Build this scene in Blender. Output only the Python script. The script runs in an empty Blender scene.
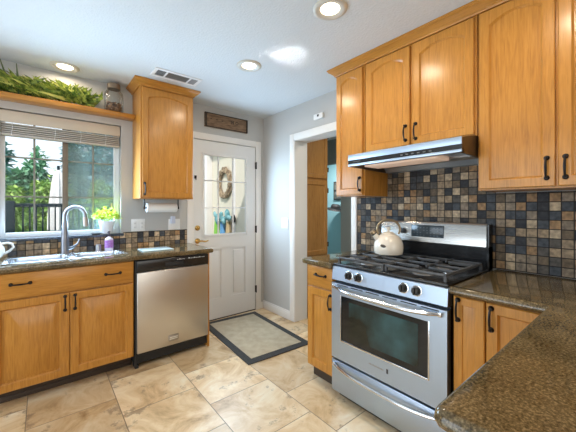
import bpy, bmesh, math, random
from mathutils import Vector, Matrix
random.seed(7)
PI = math.pi
SC = bpy.context.scene
COL = SC.collection

# ------------------------------------------------------------------ camera
cam_d = bpy.data.cameras.new('camera'); cam = bpy.data.objects.new('camera', cam_d); COL.objects.link(cam)
cam_d.sensor_width = 36.0; cam_d.lens = 300.33 / 576 * 36.0
cam_d.shift_y = -8.75 / 576; cam_d.clip_start = 0.02
cam.location = (0, 0, 1.299); cam.rotation_euler = (PI / 2, 0, -math.radians(39.23))
SC.camera = cam

# ------------------------------------------------------------------ world, exposure
vs = SC.view_settings
SC.display_settings.display_device = 'sRGB'
vs.view_transform = 'Standard'; vs.look = 'None'; vs.gamma = 1.0; vs.use_curve_mapping = False
vs.exposure = -0.16
w = bpy.data.worlds.new('World'); SC.world = w; w.use_nodes = True
bg = w.node_tree.nodes['Background']; bg.inputs[0].default_value = (0.80, 0.91, 1.0, 1); bg.inputs[1].default_value = 1.5

def lamp(name, kind, loc, rot, energy, color, **k):
    d = bpy.data.lights.new(name, kind); d.energy = energy; d.color = color
    for a, b in k.items(): setattr(d, a, b)
    o = bpy.data.objects.new(name, d); COL.objects.link(o); o.location = loc; o.rotation_euler = rot
    return o
# sunlight glancing off something bright on the porch, up through the glazed door
d_ = Vector((-0.31, -1.46, 0.855)).to_track_quat('-Z', 'Y').to_euler()
lamp('porch_glint', 'AREA', (1.82, 3.55, 1.397), d_, 0.15, (1.0, 0.98, 0.95), shape='RECTANGLE', size=0.36, size_y=0.14, spread=math.radians(1.0))
# sun over the garden, from behind the house
lamp('sun', 'SUN', (0, -4, 8), (math.radians(42), 0, math.radians(-48)), 3.8, (1, 0.95, 0.86), angle=0.01)
# fill lamps at added, unseen patio door (left wall) and dining window (behind viewer)
lamp('patio_fill', 'AREA', (-2.72, 1.5, 1.15), (0, -PI / 2 - 0.2, 0), 66, (0.80, 0.90, 1.0), shape='RECTANGLE', size=2.1, size_y=2.5)
lamp('dining_fill', 'AREA', (0.3, -3.3, 1.5), (PI / 2 + 0.25, 0, 0), 42, (1.0, 0.92, 0.80), shape='RECTANGLE', size=2.8, size_y=1.5)
# daylight entering by the sink window and by the glazed door
lamp('window_daylight', 'AREA', (0.155, 3.215, 1.48), (-PI / 2 + 0.24, 0, 0), 41, (0.54, 0.77, 1.0), shape='RECTANGLE', size=0.76, size_y=0.72)
lamp('door_daylight', 'AREA', (1.68, 3.165, 1.44), (-PI / 2 + 0.08, 0, 0), 22, (0.50, 0.75, 1.0), shape='RECTANGLE', size=0.53, size_y=0.86)

lamp('hall_fill', 'AREA', (4.35, 3.9, 2.38), (0, 0, 0), 52, (1.0, 0.96, 0.92), shape='DISK', size=0.35)  # unseen fill added to brighten the blue hall wall
lamp('hall_fill', 'AREA', (3.0, 1.75, 2.40), (0, 0, 0), 12, (1.0, 0.93, 0.82), shape='DISK', size=0.3)  # second unseen fill, added to brighten the linen cabinet

# ------------------------------------------------------------------ materials
def newmat(name):
    m = bpy.data.materials.new(name); m.use_nodes = True
    nt = m.node_tree; return m, nt, nt.nodes['Principled BSDF']
def N(nt, t, **k):
    n = nt.nodes.new(t)
    for a, b in k.items():
        if a.startswith('i_'): n.inputs[a[2:].replace('_', ' ')].default_value = b
        else: setattr(n, a, b)
    return n
def L(nt, a, b): nt.links.new(a, b)
def ramp(nt, pts, interp='LINEAR'):
    r = nt.nodes.new('ShaderNodeValToRGB'); r.color_ramp.interpolation = interp
    e = r.color_ramp.elements
    while len(e) < len(pts): e.new(0.5)
    for x, (p, c) in zip(e, pts): x.position = p; x.color = (*c, 1)
    return r
def plain(name, col, rough=0.5, metal=0.0, coat=0.0, bump=0, bscale=60, emit=0, spec=0.5):
    m, nt, b = newmat(name)
    b.inputs['Base Color'].default_value = (*col, 1); b.inputs['Roughness'].default_value = rough
    b.inputs['Metallic'].default_value = metal; b.inputs['Coat Weight'].default_value = coat
    b.inputs['Specular IOR Level'].default_value = spec
    tc = N(nt, 'ShaderNodeTexCoord'); nz = N(nt, 'ShaderNodeTexNoise'); nz.inputs['Scale'].default_value = bscale
    nz.inputs['Detail'].default_value = 3
    L(nt, tc.outputs['Object'], nz.inputs['Vector'])
    mr = N(nt, 'ShaderNodeMapRange'); mr.inputs['To Min'].default_value = max(rough - 0.04, 0); mr.inputs['To Max'].default_value = min(rough + 0.04, 1)
    L(nt, nz.outputs['Fac'], mr.inputs['Value']); L(nt, mr.outputs[0], b.inputs['Roughness'])
    if bump:
        bp = N(nt, 'ShaderNodeBump'); bp.inputs['Strength'].default_value = bump; bp.inputs['Distance'].default_value = 0.004
        L(nt, nz.outputs['Fac'], bp.inputs['Height']); L(nt, bp.outputs[0], b.inputs['Normal'])
    if emit:
        b.inputs['Emission Color'].default_value = (*col, 1); b.inputs['Emission Strength'].default_value = emit
    return m
def oak(name, axis, dark=(0.350, 0.145, 0.024), mid=(0.490, 0.215, 0.037), light=(0.60, 0.285, 0.060), rough=0.3):
    m, nt, b = newmat(name)
    tc = N(nt, 'ShaderNodeTexCoord')
    def layer(across, along, detail, dist):
        sc = [across] * 3; sc['XYZ'.index(axis)] = along
        mp = N(nt, 'ShaderNodeMapping'); mp.inputs['Scale'].default_value = sc; L(nt, tc.outputs['Object'], mp.inputs['Vector'])
        n = N(nt, 'ShaderNodeTexNoise'); n.inputs['Scale'].default_value = 1.0; n.inputs['Detail'].default_value = detail; n.inputs['Distortion'].default_value = dist
        L(nt, mp.outputs[0], n.inputs['Vector']); return n.outputs['Fac']
    n1, n2, n3 = layer(48, 5, 4, 1.2), layer(190, 10, 2, 0.3), layer(7, 2.2, 3, 0.5)
    def ma(a, k, c):
        n = N(nt, 'ShaderNodeMath', operation='MULTIPLY_ADD'); L(nt, a, n.inputs[0]); n.inputs[1].default_value = k
        if c is None: n.inputs[2].default_value = 0
        else: L(nt, c, n.inputs[2])
        return n.outputs[0]
    mx = ma(n1, 0.45, ma(n2, 0.35, ma(n3, 0.25, None)))
    r = ramp(nt, [(0.34, dark), (0.53, mid), (0.76, light)])
    L(nt, mx, r.inputs[0]); L(nt, r.outputs[0], b.inputs['Base Color'])
    b.inputs['Roughness'].default_value = rough; b.inputs['Coat Weight'].default_value = 0.22; b.inputs['Coat Roughness'].default_value = 0.18; b.inputs['Specular IOR Level'].default_value = 0.3
    bp = N(nt, 'ShaderNodeBump'); bp.inputs['Strength'].default_value = 0.08; bp.inputs['Distance'].default_value = 0.002
    L(nt, mx, bp.inputs['Height']); L(nt, bp.outputs[0], b.inputs['Normal'])
    return m
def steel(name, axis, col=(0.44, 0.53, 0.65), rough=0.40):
    m, nt, b = newmat(name)
    tc = N(nt, 'ShaderNodeTexCoord'); sc = [400, 400, 400]; sc['XYZ'.index(axis)] = 4
    mp = N(nt, 'ShaderNodeMapping'); mp.inputs['Scale'].default_value = sc
    nz = N(nt, 'ShaderNodeTexNoise'); nz.inputs['Scale'].default_value = 1; nz.inputs['Detail'].default_value = 2
    L(nt, tc.outputs['Object'], mp.inputs[0]); L(nt, mp.outputs[0], nz.inputs['Vector'])
    mr = N(nt, 'ShaderNodeMapRange'); mr.inputs['To Min'].default_value = rough - 0.06; mr.inputs['To Max'].default_value = rough + 0.08
    L(nt, nz.outputs['Fac'], mr.inputs['Value']); L(nt, mr.outputs[0], b.inputs['Roughness'])
    b.inputs['Base Color'].default_value = (*col, 1); b.inputs['Metallic'].default_value = 1
    return m
def granite(name, base, speck, hi, rough=0.12):
    m, nt, b = newmat(name)
    tc = N(nt, 'ShaderNodeTexCoord')
    n1 = N(nt, 'ShaderNodeTexNoise'); n1.inputs['Scale'].default_value = 150; n1.inputs['Detail'].default_value = 4; n1.inputs['Roughness'].default_value = 0.7
    v = N(nt, 'ShaderNodeTexVoronoi'); v.inputs['Scale'].default_value = 210
    n3 = N(nt, 'ShaderNodeTexNoise'); n3.inputs['Scale'].default_value = 9; n3.inputs['Detail'].default_value = 3
    for n in (n1, v, n3): L(nt, tc.outputs['Object'], n.inputs['Vector'])
    r = ramp(nt, [(0.36, base), (0.52, speck), (0.70, hi)])
    ad = N(nt, 'ShaderNodeMath', operation='MULTIPLY_ADD'); ad.inputs[1].default_value = 0.28
    L(nt, n3.outputs['Fac'], ad.inputs[0])
    sb = N(nt, 'ShaderNodeMath', operation='SUBTRACT'); sb.inputs[1].default_value = 0.14
    L(nt, n1.outputs['Fac'], sb.inputs[0]); L(nt, sb.outputs[0], ad.inputs[2]); L(nt, ad.outputs[0], r.inputs[0])
    mx = N(nt, 'ShaderNodeMixRGB', blend_type='MULTIPLY'); mx.inputs[0].default_value = 0.55
    rv = ramp(nt, [(0.0, (0.25, 0.24, 0.23)), (0.5, (1, 1, 1))]); L(nt, v.outputs['Color'], rv.inputs[0])
    L(nt, r.outputs[0], mx.inputs[1]); L(nt, rv.outputs[0], mx.inputs[2]); L(nt, mx.outputs[0], b.inputs['Base Color'])
    b.inputs['Roughness'].default_value = rough
    return m
def mosaic(name, perm, off=(0, 0), gain=1.0):
    """slate mosaic: square tiles of 52 mm, one random slate colour per tile, dark grout"""
    m, nt, b = newmat(name)
    tc = N(nt, 'ShaderNodeTexCoord'); sx = N(nt, 'ShaderNodeSeparateXYZ'); cx = N(nt, 'ShaderNodeCombineXYZ')
    L(nt, tc.outputs['Object'], sx.inputs[0])
    for k, ax in enumerate(perm):
        a = N(nt, 'ShaderNodeMath', operation='MULTIPLY_ADD'); a.inputs[1].default_value = 1 / 0.0515; a.inputs[2].default_value = off[k] / 0.0515 + 200
        L(nt, sx.outputs[ax], a.inputs[0]); L(nt, a.outputs[0], cx.inputs[k])
    fl = N(nt, 'ShaderNodeVectorMath', operation='FLOOR'); L(nt, cx.outputs[0], fl.inputs[0])
    fr = N(nt, 'ShaderNodeVectorMath', operation='FRACTION'); L(nt, cx.outputs[0], fr.inputs[0])
    wn = N(nt, 'ShaderNodeTexWhiteNoise', noise_dimensions='2D'); L(nt, fl.outputs[0], wn.inputs['Vector'])
    r = ramp(nt, [(0.0, (0.030, 0.030, 0.033)), (0.15, (0.056, 0.061, 0.069)), (0.26, (0.22, 0.168, 0.115)), (0.41, (0.130, 0.094, 0.058)),
                  (0.54, (0.29, 0.21, 0.130)), (0.67, (0.085, 0.074, 0.062)), (0.75, (0.29, 0.175, 0.085)), (0.85, (0.23, 0.180, 0.128)), (0.93, (0.43, 0.33, 0.215))], 'CONSTANT')
    L(nt, wn.outputs['Value'], r.inputs[0])
    nz = N(nt, 'ShaderNodeTexNoise'); nz.inputs['Scale'].default_value = 45; nz.inputs['Detail'].default_value = 5
    L(nt, tc.outputs['Object'], nz.inputs['Vector'])
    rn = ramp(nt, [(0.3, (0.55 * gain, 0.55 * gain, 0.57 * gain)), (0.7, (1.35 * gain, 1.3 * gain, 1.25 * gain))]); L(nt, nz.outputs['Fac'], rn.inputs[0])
    mul = N(nt, 'ShaderNodeMixRGB', blend_type='MULTIPLY'); mul.inputs[0].default_value = 1
    L(nt, r.outputs[0], mul.inputs[1]); L(nt, rn.outputs[0], mul.inputs[2])
    # grout mask
    s2 = N(nt, 'ShaderNodeSeparateXYZ'); L(nt, fr.outputs[0], s2.inputs[0])
    ds = []
    for k in (0, 1):
        a = N(nt, 'ShaderNodeMath', operation='SUBTRACT'); a.inputs[1].default_value = 0.5; L(nt, s2.outputs[k], a.inputs[0])
        c = N(nt, 'ShaderNodeMath', operation='ABSOLUTE'); L(nt, a.outputs[0], c.inputs[0]); ds.append(c)
    mxn = N(nt, 'ShaderNodeMath', operation='MAXIMUM'); L(nt, ds[0].outputs[0], mxn.inputs[0]); L(nt, ds[1].outputs[0], mxn.inputs[1])
    g = N(nt, 'ShaderNodeMapRange'); g.inputs['From Min'].default_value = 0.440; g.inputs['From Max'].default_value = 0.462
    L(nt, mxn.outputs[0], g.inputs['Value'])
    mix = N(nt, 'ShaderNodeMixRGB'); mix.inputs[2].default_value = (0.014, 0.011, 0.009, 1)
    L(nt, g.outputs[0], mix.inputs[0]); L(nt, mul.outputs[0], mix.inputs[1]); L(nt, mix.outputs[0], b.inputs['Base Color'])
    b.inputs['Roughness'].default_value = 0.55; b.inputs['Specular IOR Level'].default_value = 0.22
    hs = N(nt, 'ShaderNodeMath', operation='MULTIPLY_ADD'); hs.inputs[1].default_value = -1; L(nt, g.outputs[0], hs.inputs[0])
    nm = N(nt, 'ShaderNodeMath', operation='MULTIPLY'); nm.inputs[1].default_value = 0.5; L(nt, nz.outputs['Fac'], nm.inputs[0]); L(nt, nm.outputs[0], hs.inputs[2])
    bp = N(nt, 'ShaderNodeBump'); bp.inputs['Strength'].default_value = 0.5; bp.inputs['Distance'].default_value = 0.003
    L(nt, hs.outputs[0], bp.inputs['Height']); L(nt, bp.outputs[0], b.inputs['Normal'])
    return m
def travertine(name):
    """0.4625 m square tiles in columns along Y, every second column shifted by half a tile"""
    m, nt, b = newmat(name)
    tc = N(nt, 'ShaderNodeTexCoord'); sx = N(nt, 'ShaderNodeSeparateXYZ'); L(nt, tc.outputs['Object'], sx.inputs[0])
    def M(op, a, bb, c=None):
        n = N(nt, 'ShaderNodeMath', operation=op)
        for i, q in enumerate((a, bb, c)):
            if q is None: continue
            if isinstance(q, (int, float)): n.inputs[i].default_value = q
            else: L(nt, q, n.inputs[i])
        return n.outputs[0]
    u = M('MULTIPLY_ADD', sx.outputs[0], 1 / 0.4665, 0.08 / 0.4665 + 40)
    cu = M('FLOOR', u, 0); fu = M('FRACT', u, 0)
    par = M('MODULO', cu, 2)
    v0 = M('MULTIPLY_ADD', sx.outputs[1], 1 / 0.464, 40 - 2.32 / 0.464)
    v = M('MULTIPLY_ADD', par, 0.47, v0)
    cv = M('FLOOR', v, 0); fv = M('FRACT', v, 0)
    cx = N(nt, 'ShaderNodeCombineXYZ'); L(nt, cu, cx.inputs[0]); L(nt, cv, cx.inputs[1])
    wn = N(nt, 'ShaderNodeTexWhiteNoise', noise_dimensions='2D'); L(nt, cx.outputs[0], wn.inputs['Vector'])
    # per-tile shifted vein noise
    off = N(nt, 'ShaderNodeVectorMath', operation='SCALE'); off.inputs['Scale'].default_value = 17.0; L(nt, wn.outputs['Color'], off.inputs[0])
    ad = N(nt, 'ShaderNodeVectorMath', operation='ADD'); L(nt, off.outputs[0], ad.inputs[0]); L(nt, tc.outputs['Object'], ad.inputs[1])
    n1 = N(nt, 'ShaderNodeTexNoise'); n1.inputs['Scale'].default_value = 4.0; n1.inputs['Detail'].default_value = 8; n1.inputs['Roughness'].default_value = 0.65; n1.inputs['Distortion'].default_value = 0.8
    L(nt, ad.outputs[0], n1.inputs['Vector'])
    r = ramp(nt, [(0.30, (0.38, 0.235, 0.110)), (0.44, (0.64, 0.45, 0.25)), (0.56, (0.76, 0.595, 0.385)), (0.72, (0.84, 0.745, 0.58))])
    L(nt, n1.outputs['Fac'], r.inputs[0])
    rt = ramp(nt, [(0.0, (0.76, 0.72, 0.68)), (0.5, (0.98, 0.96, 0.93)), (1.0, (1.14, 1.15, 1.16))]); L(nt, wn.outputs['Value'], rt.inputs[0])
    mul = N(nt, 'ShaderNodeMixRGB', blend_type='MULTIPLY'); mul.inputs[0].default_value = 1
    L(nt, r.outputs[0], mul.inputs[1]); L(nt, rt.outputs[0], mul.inputs[2])
    # rust-brown pockets
    n2 = N(nt, 'ShaderNodeTexNoise'); n2.inputs['Scale'].default_value = 4.5; n2.inputs['Detail'].default_value = 9; n2.inputs['Roughness'].default_value = 0.75
    L(nt, ad.outputs[0], n2.inputs['Vector'])
    pk = N(nt, 'ShaderNodeMapRange'); pk.inputs['From Min'].default_value = 0.57; pk.inputs['From Max'].default_value = 0.62; pk.inputs['To Max'].default_value = 0.6
    L(nt, n2.outputs['Fac'], pk.inputs['Value'])
    mx = N(nt, 'ShaderNodeMixRGB'); mx.inputs[2].default_value = (0.22, 0.145, 0.095, 1)
    L(nt, pk.outputs[0], mx.inputs[0]); L(nt, mul.outputs[0], mx.inputs[1])
    du = M('ABSOLUTE', M('SUBTRACT', fu, 0.5), 0); dv = M('ABSOLUTE', M('SUBTRACT', fv, 0.5), 0)
    dm = M('MAXIMUM', du, dv)
    g = N(nt, 'ShaderNodeMapRange'); g.inputs['From Min'].default_value = 0.4935; g.inputs['From Max'].default_value = 0.4965; L(nt, dm, g.inputs['Value'])
    mix = N(nt, 'ShaderNodeMixRGB'); mix.inputs[2].default_value = (0.25, 0.18, 0.12, 1)
    L(nt, g.outputs[0], mix.inputs[0]); L(nt, mx.outputs[0], mix.inputs[1]); L(nt, mix.outputs[0], b.inputs['Base Color'])
    rr = N(nt, 'ShaderNodeMapRange'); rr.inputs['To Min'].default_value = 0.25; rr.inputs['To Max'].default_value = 0.45
    L(nt, n2.outputs['Fac'], rr.inputs['Value']); L(nt, rr.outputs[0], b.inputs['Roughness'])
    h = M('MULTIPLY_ADD', g.outputs[0], -1, M('MULTIPLY', n2.outputs['Fac'], 0.25))
    bp = N(nt, 'ShaderNodeBump'); bp.inputs['Strength'].default_value = 0.35; bp.inputs['Distance'].default_value = 0.003
    L(nt, h, bp.inputs['Height']); L(nt, bp.outputs[0], b.inputs['Normal'])
    return m
def noisecol(name, c1, c2, scale=20, rough=0.7, stretch=None, metal=0, bump=0.2, lo=0.35, hi=0.65):
    m, nt, b = newmat(name)
    tc = N(nt, 'ShaderNodeTexCoord'); mp = N(nt, 'ShaderNodeMapping')
    if stretch: mp.inputs['Scale'].default_value = stretch
    nz = N(nt, 'ShaderNodeTexNoise'); nz.inputs['Scale'].default_value = scale; nz.inputs['Detail'].default_value = 5
    L(nt, tc.outputs['Object'], mp.inputs[0]); L(nt, mp.outputs[0], nz.inputs['Vector'])
    r = ramp(nt, [(lo, c1), (hi, c2)]); L(nt, nz.outputs['Fac'], r.inputs[0]); L(nt, r.outputs[0], b.inputs['Base Color'])
    b.inputs['Roughness'].default_value = rough; b.inputs['Metallic'].default_value = metal
    if bump:
        bp = N(nt, 'ShaderNodeBump'); bp.inputs['Strength'].default_value = bump; bp.inputs['Distance'].default_value = 0.004
        L(nt, nz.outputs['Fac'], bp.inputs['Height']); L(nt, bp.outputs[0], b.inputs['Normal'])
    return m
def leafmat(name, c1, c2, scale=6):
    m = noisecol(name, c1, c2, scale, 0.55, bump=0)
    m.node_tree.nodes['Principled BSDF'].inputs['Specular IOR Level'].default_value = 0.3
    return m
def thin_glass(name, tint=(1, 1, 1), refl=1.0):
    m, nt, b = newmat(name); nt.nodes.remove(b)
    out = nt.nodes['Material Output']
    t = N(nt, 'ShaderNodeBsdfTransparent'); t.inputs[0].default_value = (*tint, 1)
    g = N(nt, 'ShaderNodeBsdfGlossy'); g.inputs['Roughness'].default_value = 0.02
    f = N(nt, 'ShaderNodeFresnel'); f.inputs[0].default_value = 1.45
    mu = N(nt, 'ShaderNodeMath', operation='MULTIPLY'); mu.inputs[1].default_value = refl
    mx = N(nt, 'ShaderNodeMixShader'); L(nt, f.outputs[0], mu.inputs[0]); L(nt, mu.outputs[0], mx.inputs[0])
    L(nt, t.outputs[0], mx.inputs[1]); L(nt, g.outputs[0], mx.inputs[2]); L(nt, mx.outputs[0], out.inputs[0])
    return m
def screen_mesh(name):
    m, nt, b = newmat(name); nt.nodes.remove(b); out = nt.nodes['Material Output']
    t = N(nt, 'ShaderNodeBsdfTransparent'); d = N(nt, 'ShaderNodeBsdfDiffuse'); d.inputs[0].default_value = (0.42, 0.60, 0.66, 1)
    tc = N(nt, 'ShaderNodeTexCoord'); nz = N(nt, 'ShaderNodeTexNoise'); nz.inputs['Scale'].default_value = 300
    L(nt, tc.outputs['Object'], nz.inputs['Vector'])
    mr = N(nt, 'ShaderNodeMapRange'); mr.inputs['To Min'].default_value = 0.32; mr.inputs['To Max'].default_value = 0.40
    L(nt, nz.outputs['Fac'], mr.inputs['Value'])
    mx = N(nt, 'ShaderNodeMixShader'); L(nt, mr.outputs[0], mx.inputs[0]); L(nt, t.outputs[0], mx.inputs[1]); L(nt, d.outputs[0], mx.inputs[2])
    L(nt, mx.outputs[0], out.inputs[0]); return m
def emitter(name, col, s):
    m, nt, b = newmat(name); b.inputs['Base Color'].default_value = (*col, 1)
    b.inputs['Emission Color'].default_value = (*col, 1); b.inputs['Emission Strength'].default_value = s
    return m

OAKZ, OAKY, OAKX = oak('oak_upright', 'Z'), oak('oak_lengthwise', 'Y'), oak('oak_crosswise', 'X')
WALL = plain('wall_paint', (0.50, 0.495, 0.48), 0.55, bump=0.15, bscale=90)
CEIL = plain('ceiling_daylight_tint', (0.66, 0.705, 0.74), 0.7, bump=0.8, bscale=80)  # white ceiling with the bluish daylight put into its colour
TRIM = plain('white_trim_paint', (0.78, 0.76, 0.73), 0.35)
DOORW = plain('white_door_paint', (0.74, 0.74, 0.735), 0.4)
FLOOR = travertine('travertine_tiles')
GRAN = granite('brown_granite', (0.046, 0.033, 0.015), (0.145, 0.101, 0.046), (0.33, 0.24, 0.125), 0.07)
MOSR = mosaic('slate_mosaic_range', (1, 2), (0.012, -0.93)); MOSL = mosaic('slate_mosaic_sink_lit', (0, 2), (0.0, -0.914), 1.6)  # sink copy brighter: window light is put into its tile colours
STH, STZ = steel('brushed_steel_daylit', 'Y'), steel('brushed_steel_warm', 'X', (0.60, 0.57, 0.53), 0.34)  # range and hood steel tinted blue to imitate daylight on it
STB = steel('backguard_steel', 'Y', (0.50, 0.49, 0.47), 0.26)
CHROME = plain('polished_steel', (0.70, 0.71, 0.73), 0.16, 1.0)
SINKST = plain('sink_steel', (0.66, 0.70, 0.75), 0.24, 1.0)
BLACK = plain('black_enamel', (0.012, 0.012, 0.013), 0.22)
MATTE = plain('matte_black', (0.015, 0.015, 0.016), 0.6)
IRON = plain('cast_iron', (0.060, 0.060, 0.062), 0.32, bump=0.2, bscale=200)
PULL = plain('wrought_black', (0.012, 0.011, 0.011), 0.42, 0.5)
BRASS = plain('polished_brass', (0.70, 0.46, 0.16), 0.22, 1.0)
GLASS = thin_glass('clear_pane', (1, 1, 1), 0.2)
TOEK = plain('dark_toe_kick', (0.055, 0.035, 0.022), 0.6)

# ------------------------------------------------------------------ mesh helpers
def BM(): return bmesh.new()
def bx(bm, x0, x1, y0, y1, z0, z1, bev=0.0, seg=2):
    if x0 > x1: x0, x1 = x1, x0
    if y0 > y1: y0, y1 = y1, y0
    if z0 > z1: z0, z1 = z1, z0
    vs_ = [bm.verts.new((x, y, z)) for x in (x0, x1) for y in (y0, y1) for z in (z0, z1)]
    fs = [bm.faces.new([vs_[i] for i in q]) for q in ((0, 1, 3, 2), (4, 6, 7, 5), (0, 4, 5, 1), (2, 3, 7, 6), (0, 2, 6, 4), (1, 5, 7, 3))]
    if bev:
        es = list({e for f in fs for e in f.edges})
        bmesh.ops.bevel(bm, geom=es, offset=bev, segments=seg, affect='EDGES', profile=0.5)
    return bm
def tube(bm, pts, r, seg=8, cap=True):
    pts = [Vector(p) for p in pts]; n = len(pts)
    rs = r if isinstance(r, (list, tuple)) else [r] * n
    rings = []; up = None
    for i, p in enumerate(pts):
        d = (pts[min(i + 1, n - 1)] - pts[max(i - 1, 0)]).normalized()
        if up is None:
            up = Vector((0, 0, 1)) if abs(d.z) < 0.9 else Vector((1, 0, 0))
        a = d.cross(up).normalized(); up = a.cross(d).normalized()
        rings.append([bm.verts.new(p + (a * math.cos(t) + up * math.sin(t)) * rs[i]) for t in [2 * PI * k / seg for k in range(seg)]])
    for i in range(n - 1):
        for k in range(seg):
            bm.faces.new((rings[i][k], rings[i][(k + 1) % seg], rings[i + 1][(k + 1) % seg], rings[i + 1][k]))
    if cap:
        bm.faces.new(rings[0][::-1]); bm.faces.new(rings[-1])
    return bm
def lathe(bm, prof, c, seg=24, axis='Z', cap=True, M=None):
    """prof: (radius, height) pairs"""
    rings = []
    for r, h in prof:
        ring = []
        for k in range(seg):
            t = 2 * PI * k / seg; a, b_ = r * math.cos(t), r * math.sin(t)
            v = Vector((a, b_, h)) if axis == 'Z' else (Vector((h, a, b_)) if axis == 'X' else Vector((b_, h, a)))
            if M: v = M @ v
            ring.append(bm.verts.new(Vector(c) + v))
        rings.append(ring)
    for i in range(len(rings) - 1):
        for k in range(seg):
            bm.faces.new((rings[i][k], rings[i][(k + 1) % seg], rings[i + 1][(k + 1) % seg], rings[i + 1][k]))
    if cap:
        bm.faces.new(rings[0][::-1]); bm.faces.new(rings[-1])
    return bm
def sweep(bm, prof, path):
    """prof (out, z) swept along a polyline of (x, y, outx, outy) corners: mitred moulding"""
    rings = [[bm.verts.new((x + ox * o, y + oy * o, z)) for o, z in prof] for x, y, ox, oy in path]
    n = len(prof)
    for i in range(len(rings) - 1):
        for k in range(n):
            bm.faces.new((rings[i][k], rings[i][(k + 1) % n], rings[i + 1][(k + 1) % n], rings[i + 1][k]))
    bm.faces.new(rings[0][::-1]); bm.faces.new(rings[-1])
    return bm
def prism(bm, poly, fn, a, b_):
    """poly of 2-D points extruded between a and b_, fn(u, v, t) -> xyz"""
    A = [bm.verts.new(fn(u, v, a)) for u, v in poly]; B = [bm.verts.new(fn(u, v, b_)) for u, v in poly]
    n = len(poly)
    for k in range(n): bm.faces.new((A[k], A[(k + 1) % n], B[(k + 1) % n], B[k]))
    bm.faces.new(A[::-1]); bm.faces.new(B)
    return bm
ORI = {}
def obj(name, bm, mat, parent=None, smooth=None):
    me = bpy.data.meshes.new(name)
    bmesh.ops.recalc_face_normals(bm, faces=bm.faces[:])
    o = bpy.data.objects.new(name, me); COL.objects.link(o)
    if parent:
        root = parent
        while root.parent: root = root.parent
        bmesh.ops.translate(bm, verts=bm.verts[:], vec=-Vector(root.location))
        o.parent = parent
        if smooth is None: smooth = 35
    bm.to_mesh(me); bm.free()
    me.materials.append(mat)
    if smooth is None: smooth = 35
    if smooth:
        for p in me.polygons: p.use_smooth = True
        b2 = bmesh.new(); b2.from_mesh(me); th = math.radians(smooth)
        for e in b2.edges:
            if len(e.link_faces) == 2 and e.calc_face_angle(0) > th: e.smooth = False
        b2.to_mesh(me); b2.free()
    return o
def tag(o, label, cat, group=None, kind=None):
    o['label'] = label; o['category'] = cat
    if group: o['group'] = group
    if kind: o['kind'] = kind
    return o
def thing(name, label, cat, loc, group=None):
    o = bpy.data.objects.new(name, None); COL.objects.link(o); o.location = loc; o.empty_display_size = 0.05
    return tag(o, label, cat, group)
def single(name, bm, mat, loc, label, cat, group=None):
    """a thing that is one mesh, its origin at its base"""
    bmesh.ops.translate(bm, verts=bm.verts[:], vec=-Vector(loc))
    o = obj(name, bm, mat); o.location = loc
    return tag(o, label, cat, group)
def struct(name, bm, mat, parent=None, smooth=35):
    o = obj(name, bm, mat, parent, smooth)
    if not parent: o['kind'] = 'structure'
    return o
def dup(root, loc, label=None, group=None):
    r = root.copy(); COL.objects.link(r); r.location = loc
    if label: r['label'] = label
    if group: r['group'] = group
    for ch in list(root.children):
        c = ch.copy(); COL.objects.link(c); c.parent = r
        for g in ch.children:
            d = g.copy(); COL.objects.link(d); d.parent = c
    return r

# ------------------------------------------------------------------ the room
XW, YW, C = 2.212, 3.21, 2.445
WT = 0.18
XL, YB = -2.6, -3.2
HX = 5.0      # far end of the hall
bm = BM(); bx(bm, XL - 0.1, XW + WT, YB - 0.1, YW + 0.16, -0.12, 0.0); struct('floor', bm, FLOOR)
bm = BM(); bx(bm, XL - 0.1, HX + 0.1, YB - 0.1, YW + 0.16, C, C + 0.15); bx(bm, XW, HX + 0.1, YW + 0.16, 5.2, C, C + 0.15); struct('ceiling', bm, CEIL)
# back wall: window opening and door opening
WX0, WX1, WZ0, WZ1 = -0.265, 0.575, 1.05, 2.072
DX0, DX1, DZ = 1.282, 2.090, 2.058
bm = BM(); y0, y1 = YW, YW + 0.14
bx(bm, XL, WX0, y0, y1, 0, C); bx(bm, WX0, WX1, y0, y1, 0, WZ0); bx(bm, WX0, WX1, y0, y1, WZ1, C)
bx(bm, WX1, DX0, y0, y1, 0, C); bx(bm, DX0, DX1, y0, y1, DZ, C); bx(bm, DX1, XW + WT, y0, y1, 0, C)
struct('wall_back', bm, WALL)
# right wall with the doorway to the hall
OY0, OY1, OZ = 1.763, 2.594, 2.062
bm = BM(); bx(bm, XW, XW + WT, OY1, YW, 0, C); bx(bm, XW, XW + WT, YB, OY0, 0, C); bx(bm, XW, XW + WT, OY0, OY1, OZ, C)
struct('wall_right', bm, WALL)
# left and front (behind the viewer) walls; patio opening and window added for fill
bm = BM(); bx(bm, XL - 0.1, XL, YB, 0.2, 0, C); bx(bm, XL - 0.1, XL, 2.8, YW, 0, C); bx(bm, XL - 0.1, XL, 0.2, 2.8, 2.2, C)
struct('wall_left', bm, WALL)
bm = BM(); bx(bm, XL, -1.1, YB - 0.1, YB, 0, C); bx(bm, 1.7, XW, YB - 0.1, YB, 0, C); bx(bm, -1.1, 1.7, YB - 0.1, YB, 0, 0.75); bx(bm, -1.1, 1.7, YB - 0.1, YB, 2.25, C)
struct('wall_front', bm, WALL)
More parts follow.
